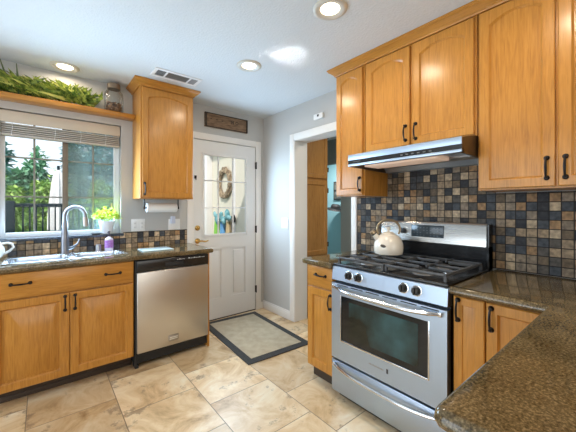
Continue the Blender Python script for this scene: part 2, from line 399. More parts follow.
# casings, jambs, baseboards
def casing_profile_box(bm, *a): bx(bm, *a, bev=0.005, seg=2)
bm = BM()
casing_profile_box(bm, 1.208, DX0, YW - 0.016, YW - 0.0005, 0, DZ + 0.072)
casing_profile_box(bm, DX1, 2.164, YW - 0.016, YW - 0.0005, 0, DZ + 0.072)
casing_profile_box(bm, DX0, DX1, YW - 0.016, YW - 0.0005, DZ, DZ + 0.072)
struct('trim_1', bm, TRIM)
bm = BM()
casing_profile_box(bm, XW - 0.016, XW - 0.0005, OY1, OY1 + 0.068, 0, OZ + 0.068)
casing_profile_box(bm, XW - 0.016, XW - 0.0005, OY0 - 0.05, OY0, 0, OZ + 0.068)
casing_profile_box(bm, XW - 0.016, XW - 0.0005, OY0, OY1, OZ, OZ + 0.068)
bx(bm, XW - 0.012, XW + WT + 0.005, OY1 - 0.012, OY1 + 0.002, 0, OZ); bx(bm, XW - 0.012, XW + WT + 0.005, OY0 - 0.002, OY0 + 0.012, 0, OZ)
bx(bm, XW - 0.012, XW + WT + 0.005, OY0, OY1, OZ - 0.012, OZ + 0.002)
struct('trim_2', bm, TRIM)
def baseb(bm, x0, x1, y0, y1):
    bx(bm, x0, x1, y0, y1, 0, 0.085, 0.004)
bm = BM(); baseb(bm, XW - 0.016, XW - 0.0005, OY1 + 0.068, YW - 0.002)
bx(bm, XW - 0.011, XW - 0.0005, OY1 + 0.068, YW - 0.002, 0.08, 0.102, 0.004); struct('baseboard_right', bm, TRIM)
bm = BM(); baseb(bm, 2.164, XW - 0.017, YW - 0.016, YW - 0.0005); struct('baseboard_back', bm, TRIM)

# ---- window over the sink
W1 = bpy.data.objects.new('window_1', None); COL.objects.link(W1); W1.location = (0.155, YW + 0.1, WZ0); W1['kind'] = 'structure'
WINF = plain('window_white', (0.80, 0.82, 0.84), 0.4); MULL = plain('window_mullion_tan', (0.19, 0.15, 0.11), 0.45); MUNT = plain('window_muntin_grey', (0.27, 0.27, 0.23), 0.45)
fy0, fy1 = YW + 0.075, YW + 0.125
bm = BM()
bx(bm, WX0, WX0 + 0.03, fy0, fy1, WZ0, WZ1, 0.004); bx(bm, WX1 - 0.03, WX1, fy0, fy1, WZ0, WZ1, 0.004)
bx(bm, WX0 + 0.03, WX1 - 0.03, fy0, fy1, WZ0, WZ0 + 0.042, 0.004); bx(bm, WX0 + 0.03, WX1 - 0.03, fy0, fy1, WZ1 - 0.03, WZ1, 0.004)
obj('window_frame', bm, WINF, W1)
bm = BM(); bx(bm, 0.134, 0.173, fy0 - 0.004, fy1, WZ0 + 0.04, WZ1 - 0.03, 0.004); m_ = obj('mullion', bm, MULL, W1); m_['label'] = 'tan centre mullion'
for (a, b_, mu) in ((WX0 + 0.03, 0.134, -0.055), (0.173, WX1 - 0.03, 0.361)):
    bm = BM(); bx(bm, a, b_, YW + 0.099, YW + 0.103, WZ0 + 0.04, WZ1 - 0.03); obj('pane', bm, GLASS, W1, 0)
    bm = BM(); bx(bm, mu - 0.007, mu + 0.007, YW + 0.092, YW + 0.11, WZ0 + 0.04, WZ1 - 0.03, 0.002)
    for z in (1.386, 1.708): bx(bm, a, b_, YW + 0.092, YW + 0.11, z - 0.006, z + 0.006, 0.002)
    obj('muntin_grid', bm, MUNT, W1)
bm = BM(); bx(bm, 0.173, WX1 - 0.03, YW + 0.117, YW + 0.119, WZ0 + 0.04, WZ1 - 0.03); obj('insect_screen', bm, screen_mesh('insect_screen'), W1, 0)
bm = BM(); bx(bm, WX1 - 0.048, WX1 - 0.03, fy0 - 0.002, fy1 - 0.01, WZ0 + 0.042, WZ1 - 0.03, 0.004); obj('sash_stile', bm, WINF, W1)
bm = BM(); bx(bm, 0.50, 0.515, YW + 0.06, YW + 0.09, 1.28, 1.34, 0.004); obj('latch', bm, plain('latch_tan', (0.5, 0.4, 0.3), 0.4), W1)
bm = BM(); bx(bm, -0.90, WX1 + 0.018, YW - 0.035, YW - 0.0105, 1.030, WZ0 + 0.003, 0.004); bx(bm, WX0 + 0.002, WX1 - 0.002, YW - 0.012, YW + 0.074, WZ0 + 0.0005, WZ0 + 0.004)
o = obj('window_sill', bm, granite('sill_granite', (0.03, 0.035, 0.045), (0.07, 0.09, 0.12), (0.16, 0.19, 0.23), 0.08), W1); o['label'] = 'dark polished sill'

# ---- glazed door in the back wall
D1 = bpy.data.objects.new('door_1', None); COL.objects.link(D1); D1.location = (1.686, YW + 0.03, 0); D1['kind'] = 'structure'
dy0, dy1 = YW + 0.004, YW + 0.046
a, b_ = DX0 + 0.004, DX1 - 0.004
lx0, lx1, lz0, lz1 = 1.40, 1.957, 0.985, 1.895
bm = BM()
bx(bm, a, lx0, dy0, dy1, lz0, lz1); bx(bm, lx1, b_, dy0, dy1, lz0, lz1)
bx(bm, a, b_, dy0, dy1, lz1, DZ - 0.004); bx(bm, a, b_, dy0, dy1, 0.815, lz0); bx(bm, a, b_, dy0, dy1, 0.012, 0.245)
for (p, q) in ((a, 1.428), (1.615, 1.750), (1.94, b_)): bx(bm, p, q, dy0, dy1, 0.245, 0.815)
for (p, q) in ((1.428, 1.615), (1.750, 1.94)):
    bx(bm, p, q, dy0 + 0.012, dy1 - 0.008, 0.245, 0.815)
    bx(bm, p + 0.028, q - 0.028, dy0 + 0.003, dy1 - 0.008, 0.273, 0.787, 0.008)
obj('door_slab', bm, DOORW, D1)
bm = BM()
for (x0, x1, z0, z1) in ((lx0 - 0.022, lx0 + 0.008, lz0 - 0.022, lz1 + 0.022), (lx1 - 0.008, lx1 + 0.022, lz0 - 0.022, lz1 + 0.022)): bx(bm, x0, x1, dy0 - 0.012, dy0 + 0.01, z0, z1, 0.005)
for (z0, z1) in ((lz0 - 0.022, lz0 + 0.008), (lz1 - 0.008, lz1 + 0.022)): bx(bm, lx0 + 0.008, lx1 - 0.008, dy0 - 0.012, dy0 + 0.01, z0, z1, 0.005)
obj('lite_frame', bm, DOORW, D1)
bm = BM()
for x in (1.580, 1.770): bx(bm, x - 0.008, x + 0.008, dy0 - 0.004, dy0 + 0.012, lz0, lz1, 0.003)
for z in (1.293, 1.602): bx(bm, lx0, lx1, dy0 - 0.004, dy0 + 0.012, z - 0.007, z + 0.007, 0.003)
obj('muntin_grid', bm, DOORW, D1)
bm = BM(); bx(bm, lx0, lx1, dy0 + 0.016, dy0 + 0.020, lz0, lz1); obj('pane', bm, GLASS, D1, 0)
for z in (0.268, 1.023, 1.825):
    bm = BM(); tube(bm, [(2.0905, YW - 0.020, z - 0.045), (2.0905, YW - 0.020, z + 0.045)], 0.0055); bx(bm, 2.083, 2.09, YW - 0.0185, dy0 + 0.002, z - 0.042, z + 0.042); obj('hinge', bm, PULL, D1)
bm = BM(); lathe(bm, [(0.030, 0.0), (0.030, -0.006), (0.024, -0.012), (0.012, -0.014), (0.012, -0.045), (0.010, -0.05)], (1.327, dy0, 0.925), 20, 'Y')
tube(bm, [(1.327, dy0 - 0.044, 0.925), (1.36, dy0 - 0.05, 0.927), (1.40, dy0 - 0.05, 0.918), (1.435, dy0 - 0.047, 0.926)], [0.010, 0.009, 0.008, 0.007]); obj('lever_handle', bm, BRASS, D1)
bm = BM(); lathe(bm, [(0.030, 0.0), (0.029, -0.010), (0.018, -0.018), (0.016, -0.024)], (1.327, dy0, 1.069), 20, 'Y'); bx(bm, 1.322, 1.332, dy0 - 0.036, dy0 - 0.022, 1.052, 1.086, 0.002); obj('deadbolt', bm, BRASS, D1)
bm = BM(); bx(bm, 1.290, 1.316, dy0 - 0.012, dy0, 1.615, 1.65, 0.003); tube(bm, [(1.303, dy0 - 0.012, 1.64), (1.303, dy0 - 0.022, 1.60)], 0.005); obj('door_latch', bm, PULL, D1)
bm = BM(); bx(bm, DX0, DX1, YW + 0.002, YW + 0.13, 0.0, 0.010); obj('threshold', bm, MATTE, D1)

# ---- glazing of the added openings behind the viewer
for nm, rects, gl in (('window_added', [(-1.1, 1.7, 'y', YB - 0.05, 0.75, 2.25)], 3), ('door_added', [(0.2, 2.8, 'x', XL - 0.05, 0.0, 2.2)], 2)):
    u0, u1, ax, pl, z0, z1 = rects[0]
    r_ = bpy.data.objects.new(nm, None); COL.objects.link(r_); r_['kind'] = 'structure'
    r_.location = ((u0 + u1) / 2, pl, z0) if ax == 'y' else (pl, (u0 + u1) / 2, z0)
    bm = BM(); bp_ = BM()
    def slab(b, p, q, t, z0_, z1_): bx(b, p, q, pl - t, pl + t, z0_, z1_) if ax == 'y' else bx(b, pl - t, pl + t, p, q, z0_, z1_)
    for k in range(gl + 1):
        p = u0 + (u1 - u0) * k / gl; p = min(max(p, u0 + 0.025), u1 - 0.025); slab(bm, p - 0.025, p + 0.025, 0.03, z0, z1)
    slab(bm, u0, u1, 0.03, z0, z0 + 0.05); slab(bm, u0, u1, 0.03, z1 - 0.05, z1)
    obj('window_frame', bm, WINF, r_)
    slab(bp_, u0 + 0.05, u1 - 0.05, 0.002, z0 + 0.05, z1 - 0.05); obj('pane', bp_, GLASS, r_, 0)

# ------------------------------------------------------------------ hall beyond the doorway
HFL = noisecol('hall_dark_floor', (0.05, 0.04, 0.03), (0.09, 0.07, 0.05), 8, 0.4, (1, 8, 1))
BLUE = plain('hall_blue_paint', (0.30, 0.54, 0.61), 0.6)
bm = BM(); bx(bm, XW + WT, HX, 1.0, 5.2, -0.12, -0.001); struct('floor_hall', bm, HFL)
bm = BM(); bx(bm, HX, HX + 0.1, 1.0, 5.2, 0, C); bx(bm, 3.14, HX, 5.1, 5.2, 0, C); struct('wall_hall', bm, BLUE)
HG = plain('hall_grey_paint', (0.33, 0.36, 0.36), 0.6)
bm = BM(); bx(bm, XW + WT, 3.9, 1.0, 1.1, 0, C); bx(bm, 3.9, HX, 1.0, 1.1, 0, C); struct('wall_hall_near', bm, HG)
bm = BM(); bx(bm, XW + WT, 2.93, 2.96, 3.08, 0, C); struct('wall_hall_side', bm, WALL)
# doorway at the far side of the hall (grey door leaf seen edge-on, white head casing)
bm = BM(); bx(bm, 3.75, 3.79, 2.98, 3.24, 0, 2.05, 0.004); struct('trim_3', bm, HG)
bm = BM(); bx(bm, 3.80, 3.86, 3.2, 4.6, 2.03, 2.10, 0.004); bx(bm, 3.80, 3.86, 3.2, 4.6, 2.10, C); struct('trim_4', bm, plain('hall_header_grey', (0.20, 0.20, 0.19), 0.6))
# oak linen cabinet
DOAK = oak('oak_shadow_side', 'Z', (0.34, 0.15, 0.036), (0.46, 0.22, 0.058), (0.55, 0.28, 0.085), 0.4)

def frame_door(bm, fn, u0, u1, v0, v1, t=0.019, rail=0.052, arch=0.0, rec=0.012, raised=True):
    """framed door in (u, v) with thickness along w; fn(u, v, w) -> xyz; w=0 is the back, w=t the face"""
    K = 12
    def outl(i, a):   # inner outline offset inwards by i
        p = [(u0 + rail + i, v0 + rail + i), (u1 - rail - i, v0 + rail + i)]
        um, hw = (u0 + u1) / 2, (u1 - u0) / 2 - rail - i
        for k in range(K + 1):
            s = 1 - 2 * k / K
            z = v1 - rail - i - (a * (s * s) if a else 0)
            p.append((um + hw * s, z))
        return p
    def outer(i):
        p = [(u0 + i, v0 + i), (u1 - i, v0 + i)]
        for k in range(K + 1): p.append((u1 - i + (u0 - u1 + 2 * i) * k / K, v1 - i))
        return p
    loops = [(outer(0), 0.0), (outer(0), t - 0.004), (outer(0.004), t), (outl(-0.002, arch), t), (outl(0.001, arch), t - 0.004), (outl(0.007, arch), t - rec)]
    if raised: loops += [(outl(0.012, arch), t - rec), (outl(0.030, arch), t - 0.0025)]
    rings = [[bm.verts.new(fn(u, v, w_)) for u, v in pts] for pts, w_ in loops]
    n = len(rings[0])
    for i in range(len(rings) - 1):
        for k in range(n):
            bm.faces.new((rings[i][k], rings[i][(k + 1) % n], rings[i + 1][(k + 1) % n], rings[i + 1][k]))
    bm.faces.new(rings[0][::-1]); bm.faces.new(rings[-1])
    return bm
def pull_bm(fn, u, v, vert=True, ln=0.096):
    """wrought cabinet pull: two rosettes, an arched bar"""
    bm = BM(); h = ln / 2
    P = (lambda s, w_: fn(u, v + s, w_)) if vert else (lambda s, w_: fn(u + s, v, w_))
    for s in (-h, h):
        c = Vector(P(s, 0)); ax = (Vector(P(s, 1)) - c)
        q = Vector((0, 0, 1)).rotation_difference(ax).to_matrix()
        lathe(bm, [(0.0115, 0.0), (0.012, 0.003), (0.008, 0.008), (0.006, 0.014), (0.007, 0.020)], c, 12, 'Z', True, q)
    pts, rs = [], []
    for k in range(9):
        s = -1 + 2 * k / 8
        pts.append(P(s * h, 0.017 + 0.012 * (1 - s * s))); rs.append(0.0042 + 0.0016 * (1 - abs(s)))
    tube(bm, pts, rs, 8)
    return bm
FXR = lambda xf: (lambda u, v, w_: (xf - w_, u, v))       # a front facing -X: u = Y
FYB = lambda yf: (lambda u, v, w_: (u, yf - w_, v))       # a front facing -Y: u = X

hc = thing('linen_cabinet', 'tall oak hall cabinet seen through the doorway', 'cabinet', (2.74, 2.95, 0))
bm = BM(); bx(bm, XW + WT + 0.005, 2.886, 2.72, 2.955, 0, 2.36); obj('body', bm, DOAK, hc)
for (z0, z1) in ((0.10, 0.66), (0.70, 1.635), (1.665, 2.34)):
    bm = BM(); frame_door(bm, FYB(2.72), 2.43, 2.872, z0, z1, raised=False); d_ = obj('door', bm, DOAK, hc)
    if z1 > 1:
        for z in ((z0 + 0.12, z1 - 0.12)):
            bm = BM(); tube(bm, [(2.876, 2.700, z - 0.03), (2.876, 2.700, z + 0.03)], 0.009); obj('hinge', bm, PULL, d_)
# wall decorations on the blue wall
bm = BM(); bx(bm, HX - 0.03, HX - 0.001, 4.26, 4.50, 1.46, 1.86, 0.004)
pf = thing('picture_frame', 'dark framed picture on the blue hall wall', 'picture', (HX - 0.002, 4.38, 1.46)); obj('frame', bm, MATTE, pf)
bm = BM(); bx(bm, HX - 0.034, HX - 0.030, 4.29, 4.47, 1.68, 1.83); bx(bm, HX - 0.034, HX - 0.030, 4.29, 4.47, 1.49, 1.64); obj('print', bm, noisecol('print_dark', (0.05, 0.06, 0.06), (0.2, 0.2, 0.17), 14, 0.4), pf)
bm = BM()
lathe(bm, [(0.19, 0.0), (0.17, 0.02), (0.11, 0.03), (0.10, 0.09), (0.07, 0.12), (0.0, 0.125)], (HX - 0.22, 4.28, 1.24), 20, 'Z', True, Matrix.Rotation(math.radians(12), 3, 'X'))
tube(bm, [(HX - 0.22, 4.28, 1.30), (HX - 0.002, 4.28, 1.30)], 0.012)
single('hat', bm, MATTE, (HX - 0.2, 4.28, 1.24), 'black brimmed hat hanging on a peg on the blue hall wall', 'hat')

# ------------------------------------------------------------------ floor mat
bm = BM(); mc = Vector((1.672, 2.628, 0)); R = Matrix.Rotation(math.radians(-3.2), 3, 'Z')
def rugq(bm, hx, hy, z0, z1, bev=0.002):
    t = BM(); bx(t, -hx, hx, -hy, hy, z0, z1, bev); bmesh.ops.transform(t, matrix=Matrix.Translation(mc) @ R.to_4x4(), verts=t.verts[:])
    me = bpy.data.meshes.new('t'); t.to_mesh(me); t.free(); bm.from_mesh(me); bpy.data.meshes.remove(me)
rg = thing('door_mat', 'beige door mat with a dark grey border in front of the glazed door', 'rug', tuple(mc))
rugq(bm, 0.335, 0.535, 0.0005, 0.010, 0.003); obj('border', bm, noisecol('mat_charcoal', (0.030, 0.032, 0.034), (0.06, 0.06, 0.06), 160, 0.95), rg)
bm = BM(); rugq(bm, 0.272, 0.465, 0.004, 0.0125); obj('field', bm, noisecol('mat_beige', (0.40, 0.335, 0.235), (0.48, 0.415, 0.30), 13, 0.95, bump=0.5), rg)

# ------------------------------------------------------------------ left run: sink cabinet, dishwasher, counter
def pull(parent, fn, u, v, vert=True): return obj('handle', pull_bm(fn, u, v, vert), PULL, parent)
YF = 2.655
k = thing('sink_base_cabinet', 'oak base cabinet under the sink with black pulls', 'cabinet', (0.15, 2.9, 0))
bm = BM(); bx(bm, -0.30, 0.566, YF, YF + 0.02, 0.10, 0.873)
for x in (-0.30, 0.548): bx(bm, x, x + 0.018, YF + 0.02, 3.20, 0.10, 0.873)
bx(bm, -0.282, 0.548, YF + 0.02, 3.20, 0.10, 0.118); bx(bm, -0.282, 0.548, 3.188, 3.20, 0.118, 0.873); obj('body', bm, OAKZ, k)
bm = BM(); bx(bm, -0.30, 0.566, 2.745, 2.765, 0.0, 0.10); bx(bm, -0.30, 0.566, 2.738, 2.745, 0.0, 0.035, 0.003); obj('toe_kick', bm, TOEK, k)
f = FYB(YF)
bm = BM(); bx(bm, -0.262, 0.560, YF - 0.019, YF, 0.703, 0.868, 0.005, 2); d_ = obj('drawer_front', bm, OAKX, k)
fp = FYB(YF - 0.019)
pull(d_, fp, -0.113, 0.797, False); pull(d_, fp, 0.419, 0.790, False)
for (u0, u1, hu) in ((-0.262, 0.147, 0.122), (0.151, 0.560, 0.180)):
    bm = BM(); frame_door(bm, f, u0, u1, 0.106, 0.692); d_ = obj('door', bm, OAKZ, k); pull(d_, fp, hu, 0.622)

dw = thing('dishwasher', 'stainless steel dishwasher with a black control panel', 'dishwasher', (0.88, 2.9, 0))
bm = BM(); bx(bm, 0.570, 1.190, 2.66, 3.19, 0.03, 0.868); bx(bm, 0.570, 0.582, 2.63, 2.66, 0.03, 0.868); obj('body', bm, MATTE, dw)
bm = BM(); bx(bm, 0.584, 1.188, 2.622, 2.662, 0.118, 0.772, 0.008, 3); dd = obj('door', bm, STZ, dw)
bm = BM(); bx(bm, 0.582, 1.189, 2.618, 2.664, 0.777, 0.868, 0.006, 3); dp = obj('control_panel', bm, BLACK, dw); dp['label'] = 'glossy black control panel'
bm = BM(); bx(bm, 0.80, 0.955, 2.6165, 2.622, 0.800, 0.832, 0.006); obj('handle_recess', bm, MATTE, dp)
PRINT = plain('panel_print_grey', (0.62, 0.62, 0.62), 0.5)
for i, x in enumerate((0.90, 0.918, 0.936, 0.954, 1.00, 1.018, 1.034, 1.05, 1.066, 1.082, 1.098, 1.12, 1.137)):
    bm = BM(); bx(bm, x, x + 0.011, 2.6172, 2.6185, 0.846, 0.850 + 0.004 * (i % 3 == 1)); obj('button', bm, PRINT, dp)
bm = BM(); bx(bm, 0.828, 0.915, 2.6185, 2.624, 0.155, 0.206, 0.004); o = obj('badge', bm, plain('badge_grey', (0.42, 0.40, 0.37), 0.35, 0.8), dd)
bm = BM()
for z in (0.170, 0.184): bx(bm, 0.838, 0.905, 2.6178, 2.6188, z, z + 0.007)
obj('badge_lettering', bm, plain('badge_letters', (0.75, 0.74, 0.72), 0.4, 0.6), dd)
bm = BM(); bx(bm, 0.572, 1.19, 2.70, 2.72, 0.012, 0.112, 0.003); bx(bm, 0.572, 0.60, 2.64, 2.72, 0.002, 0.03); obj('kick_plate', bm, MATTE, dw)
bm = BM(); bx(bm, 1.193, 1.208, 2.645, 3.20, 0, 0.873)
single('end_panel', bm, OAKZ, (1.2, 2.9, 0), 'narrow oak end panel closing the dishwasher run beside the glazed door', 'panel')

SX0, SX1, SY0, SY1 = -0.215, 0.545, 2.735, 3.085
bm = BM(); z0, z1 = 0.876, 0.914
HOLES = [(-0.190, 0.155), (0.185, 0.520)]; HYa, HYb = 2.762, 3.015
def counter_edge(bm, x0, x1, y0, y1):
    bx(bm, x0, x1, y0, y1, z0, z1, 0.0)
prof = [(0.0, z0), (-0.014, z0), (-0.019, z0 + 0.006), (-0.021, (z0 + z1) / 2), (-0.019, z1 - 0.006), (-0.013, z1), (0.0, z1)]
# bullnosed front and right end, solid body with two bowl cut-outs
sweep(bm, [(-o, z) for o, z in prof], [(-0.90, 2.636, 0, -1), (1.214, 2.636, 1, -1), (1.214, 3.205, 1, 0)])
xs = [-0.90, HOLES[0][0], HOLES[0][1], HOLES[1][0], HOLES[1][1], 1.214]
bx(bm, xs[0], xs[5], 2.636, HYa, z0, z1); bx(bm, xs[0], xs[5], HYb, 3.205, z0, z1)
for i in (0, 2, 4): bx(bm, xs[i], xs[i + 1], HYa, HYb, z0, z1)
single('countertop', bm, GRAN, (0.15, 2.9, 0.876), 'dark granite countertop with the sink under the window', 'countertop', None)

sk = thing('kitchen_sink', 'double bowl stainless steel sink under the window', 'sink', (0.2, 2.9, 0.914))
bm = BM()   # rim
zt = 0.9195
for (x0, x1, y0, y1) in ((SX0, SX1, SY0, HYa + 0.004), (SX0, SX1, HYb - 0.004, SY1), (SX0, HOLES[0][0] + 0.004, HYa, HYb), (HOLES[0][1] - 0.004, HOLES[1][0] + 0.004, HYa, HYb), (HOLES[1][1] - 0.004, SX1, HYa, HYb)):
    bx(bm, x0, x1, y0, y1, 0.9142, zt, 0.002)
obj('rim', bm, SINKST, sk)
for (x0, x1) in HOLES:
    bm = BM(); K = 6
    def rr(i, z, rad=0.05):
        pts = []
        for cx, cy, a0 in ((x1 - 0.003 - i - rad, HYb - 0.003 - i - rad, 0), (x0 + 0.003 + i + rad, HYb - 0.003 - i - rad, PI / 2), (x0 + 0.003 + i + rad, HYa + 0.003 + i + rad, PI), (x1 - 0.003 - i - rad, HYa + 0.003 + i + rad, 1.5 * PI)):
            for q in range(K): 
                t = a0 + PI / 2 * q / (K - 1); pts.append((cx + rad * math.cos(t), cy + rad * math.sin(t), z))
        return pts
    rings = [[bm.verts.new(p) for p in rr(*a)] for a in ((0, 0.9190), (0.002, 0.90), (0.006, 0.76), (0.03, 0.735), (0.05, 0.733))]
    n = len(rings[0])
    for i in range(len(rings) - 1):
        for q in range(n): bm.faces.new((rings[i][q], rings[i][(q + 1) % n], rings[i + 1][(q + 1) % n], rings[i + 1][q]))
    bm.faces.new(rings[-1]); obj('bowl', bm, SINKST, sk)
    bm = BM(); lathe(bm, [(0.038, 0.0), (0.038, 0.003), (0.02, 0.002), (0.0, 0.001)], ((x0 + x1) / 2, 2.9, 0.7335), 16); obj('drain', bm, CHROME, sk)

fa = thing('faucet', 'tall gooseneck pull-down faucet behind the sink', 'faucet', (0.14, 3.055, 0.9195))
fc = Vector((0.14, 3.055, 0)); FST = plain('faucet_nickel', (0.25, 0.26, 0.29), 0.30, 1.0)
bm = BM(); lathe(bm, [(0.032, 0.9196), (0.031, 0.928), (0.027, 0.935), (0.029, 0.99), (0.026, 1.06), (0.019, 1.14), (0.0145, 1.19)], tuple(fc), 20); obj('body', bm, FST, fa)
bm = BM(); dirv = Vector((0.80, -0.60, 0)); pts = []
for i in range(13):
    t = PI * i / 12 * 1.03; pts.append(fc + dirv * (0.082 * (1 - math.cos(t))) + Vector((0, 0, 1.225 + 0.078 * math.sin(t))))
pts = [fc + Vector((0, 0, 1.185))] + pts
tube(bm, pts, 0.0135, 12); obj('spout', bm, FST, fa)
e = pts[-1]; bm = BM(); tube(bm, [e, e + Vector((0.002, 0, -0.02)), e + Vector((0.004, -0.002, -0.075))], [0.0145, 0.018, 0.0175], 12); obj('spray_head', bm, plain('spray_bronze', (0.36, 0.31, 0.28), 0.3, 1.0), fa)
bm = BM(); tube(bm, [fc + Vector((0.02, -0.005, 0.960)), fc + Vector((0.05, -0.012, 0.968)), fc + Vector((0.085, -0.02, 0.995)), fc + Vector((0.098, -0.022, 1.035))], [0.013, 0.012, 0.008, 0.006], 10); obj('lever', bm, FST, fa)
bm = BM(); lathe(bm, [(0.021, 0.9196), (0.021, 0.965), (0.018, 0.975), (0.0, 0.976)], (0.372, 3.05, 0), 16)
single('air_gap_cap', bm, plain('cap_nickel', (0.42, 0.42, 0.44), 0.3, 1.0), (0.372, 3.05, 0.9195), 'small polished air gap cap between faucet and soap bottle', 'sink fitting')

sb = thing('soap_bottle', 'purple soap pump bottle behind the sink', 'bottle', (0.452, 3.045, 0.9195))
c0 = (0.452, 3.045, 0)
bm = BM(); lathe(bm, [(0.030, 0.9197), (0.033, 0.924), (0.033, 1.010), (0.031, 1.022), (0.012, 1.035), (0.011, 1.045)], c0, 18); obj('bottle', bm, plain('bottle_clear_lilac', (0.75, 0.70, 0.80), 0.2), sb)
bm = BM(); lathe(bm, [(0.0331, 0.944), (0.0337, 0.944), (0.0337, 1.011), (0.0331, 1.011), (0.0331, 0.944)], c0, 18, cap=False); obj('soap_label', bm, noisecol('label_purple', (0.33, 0.12, 0.46), (0.50, 0.25, 0.62), 60, 0.4, bump=0), sb)
bm = BM(); lathe(bm, [(0.013, 1.045), (0.013, 1.058), (0.005, 1.060), (0.005, 1.078), (0.010, 1.080), (0.010, 1.088)], c0, 14); tube(bm, [(0.452, 3.045, 1.084), (0.44, 3.02, 1.082), (0.438, 3.012, 1.074)], 0.004); obj('pump', bm, plain('pump_dark', (0.04, 0.03, 0.05), 0.4), sb)

# white pitcher at the left end
pc = (-0.305, 3.05, 0)
pt = thing('pitcher', 'white ceramic pitcher at the left end of the sink', 'pitcher', (-0.305, 3.05, 0.914)); CER = plain('white_ceramic', (0.78, 0.76, 0.72), 0.25)
bm = BM(); lathe(bm, [(0.055, 0.9145), (0.075, 0.935), (0.088, 0.97), (0.085, 1.0), (0.066, 1.035), (0.058, 1.06), (0.064, 1.085), (0.060, 1.085), (0.054, 1.06), (0.0, 1.05)], pc, 24); obj('body', bm, CER, pt)
bm = BM(); tube(bm, [(-0.235, 3.05, 1.03), (-0.205, 3.045, 1.035), (-0.178, 3.04, 1.025), (-0.170, 3.04, 1.0), (-0.19, 3.045, 0.975), (-0.222, 3.05, 0.955)], 0.008, 10); obj('handle', bm, CER, pt)
bm = BM(); lathe(bm, [(0.062, 1.086), (0.05, 1.10), (0.02, 1.108), (0.012, 1.12), (0.014, 1.132), (0.0, 1.138)], pc, 20); obj('lid', bm, plain('pitcher_lid_grey', (0.30, 0.30, 0.31), 0.3), pt)

# pale glass board on the counter right of the sink
bm = BM(); bx(bm, 0.665, 0.925, 2.775, 2.985, 0.9145, 0.9225, 0.003, 2)
single('cutting_board', bm, plain('board_pale_aqua', (0.62, 0.76, 0.80), 0.08), (0.79, 2.88, 0.914), 'pale aqua flat board lying on the counter right of the sink', 'board')

# plant on the sill
pp = thing('potted_plant', 'yellow-green leafy plant in a white pot on the window sill', 'plant', (0.462, 3.235, 1.054))
c0 = (0.462, 3.235, 0)
bm = BM(); lathe(bm, [(0.046, 1.0545), (0.049, 1.06), (0.064, 1.165), (0.067, 1.172), (0.060, 1.172), (0.058, 1.155), (0.0, 1.15)], c0, 24); obj('pot', bm, plain('pot_white', (0.80, 0.82, 0.84), 0.35), pp)
def leaf(bm, p, d, ln, wd, droop=0.3):
    p = Vector(p); d = Vector(d).normalized(); s = d.cross(Vector((0, 0, 1)))
    s = s.normalized() if s.length > 1e-3 else Vector((1, 0, 0))
    mid = p + d * ln * 0.5 + Vector((0, 0, ln * 0.06)); tip = p + d * ln + Vector((0, 0, -droop * ln * 0.4))
    v = [bm.verts.new(q) for q in (p, mid + s * wd / 2, tip, mid - s * wd / 2)]
    bm.faces.new((v[0], v[1], v[2])); bm.faces.new((v[0], v[2], v[3]))
bm = BM()
for i in range(200):
    t = random.uniform(0, 2 * PI); q = random.uniform(0, 1); r_ = 0.088 * math.sqrt(q)
    p = Vector((0.462 + r_ * math.cos(t), 3.235 + 0.65 * r_ * math.sin(t), 1.185 + random.uniform(0, 0.095) * (1.2 - q)))
    leaf(bm, p, (math.cos(t), math.sin(t), random.uniform(0.0, 0.9)), random.uniform(0.035, 0.055), random.uniform(0.024, 0.036))
obj('foliage', bm, leafmat('plant_lime', (0.34, 0.60, 0.04), (0.92, 0.88, 0.10), 40), pp)
bm = BM()
for i in range(7):
    t = i * 0.9; tube(bm, [(0.462, 3.235, 1.15), (0.462 + 0.045 * math.cos(t), 3.235 + 0.03 * math.sin(t), 1.21)], 0.003, 5)
obj('stem', bm, leafmat('stem_green', (0.2, 0.3, 0.05), (0.3, 0.4, 0.1)), pp)
bm = BM(); lathe(bm, [(0.03, 1.0545), (0.042, 1.060), (0.044, 1.064), (0.038, 1.064), (0.0, 1.060)], (0.375, 3.215, 0), 18)
single('small_dish', bm, MATTE, (0.375, 3.215, 1.054), 'small dark dish on the window sill beside the potted plant', 'dish')

# backsplashes
bm = BM(); bx(bm, -0.90, WX1 + 0.018, YW - 0.010, YW - 0.0005, 0.9145, 1.0295); bx(bm, WX1 + 0.018, 1.206, YW - 0.010, YW - 0.0005, 0.9145, 1.062)
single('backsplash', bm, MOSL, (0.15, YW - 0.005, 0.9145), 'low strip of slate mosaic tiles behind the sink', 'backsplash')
bm = BM(); bx(bm, XW - 0.009, XW - 0.0005, -0.30, 1.708, 0.9145, 1.388); bx(bm, XW - 0.009, XW - 0.0005, 0.637, 1.397, 1.388, 1.574)
single('backsplash', bm, MOSR, (XW - 0.005, 0.7, 0.9145), 'tall wall of square slate mosaic tiles behind the range', 'backsplash')

# blind
bl = thing('window_blind', 'raised wooden slat blind at the top of the sink window', 'blind', (0.155, YW + 0.03, 1.87))
SLAT = plain('blind_beige', (0.58, 0.50, 0.40), 0.5); SLATW = plain('blind_pale', (0.47, 0.44, 0.40), 0.5)
bm = BM(); bx(bm, WX0 + 0.006, WX1 - 0.008, YW + 0.004, YW + 0.016, 1.970, 2.058, 0.003); bx(bm, WX0 + 0.006, WX1 - 0.008, YW + 0.016, YW + 0.065, 2.02, 2.065); obj('valance', bm, SLAT, bl)
bm = BM()
for i in range(5): bx(bm, WX0 + 0.01, WX1 - 0.012, YW + 0.014 + 0.003 * (i % 2), YW + 0.064, 1.889 + i * 0.0165, 1.8985 + i * 0.0165, 0.002)
obj('slat_stack', bm, SLATW, bl)
bm = BM(); bx(bm, WX0 + 0.01, WX1 - 0.012, YW + 0.012, YW + 0.066, 1.866, 1.884, 0.003); obj('bottom_rail', bm, SLATW, bl)
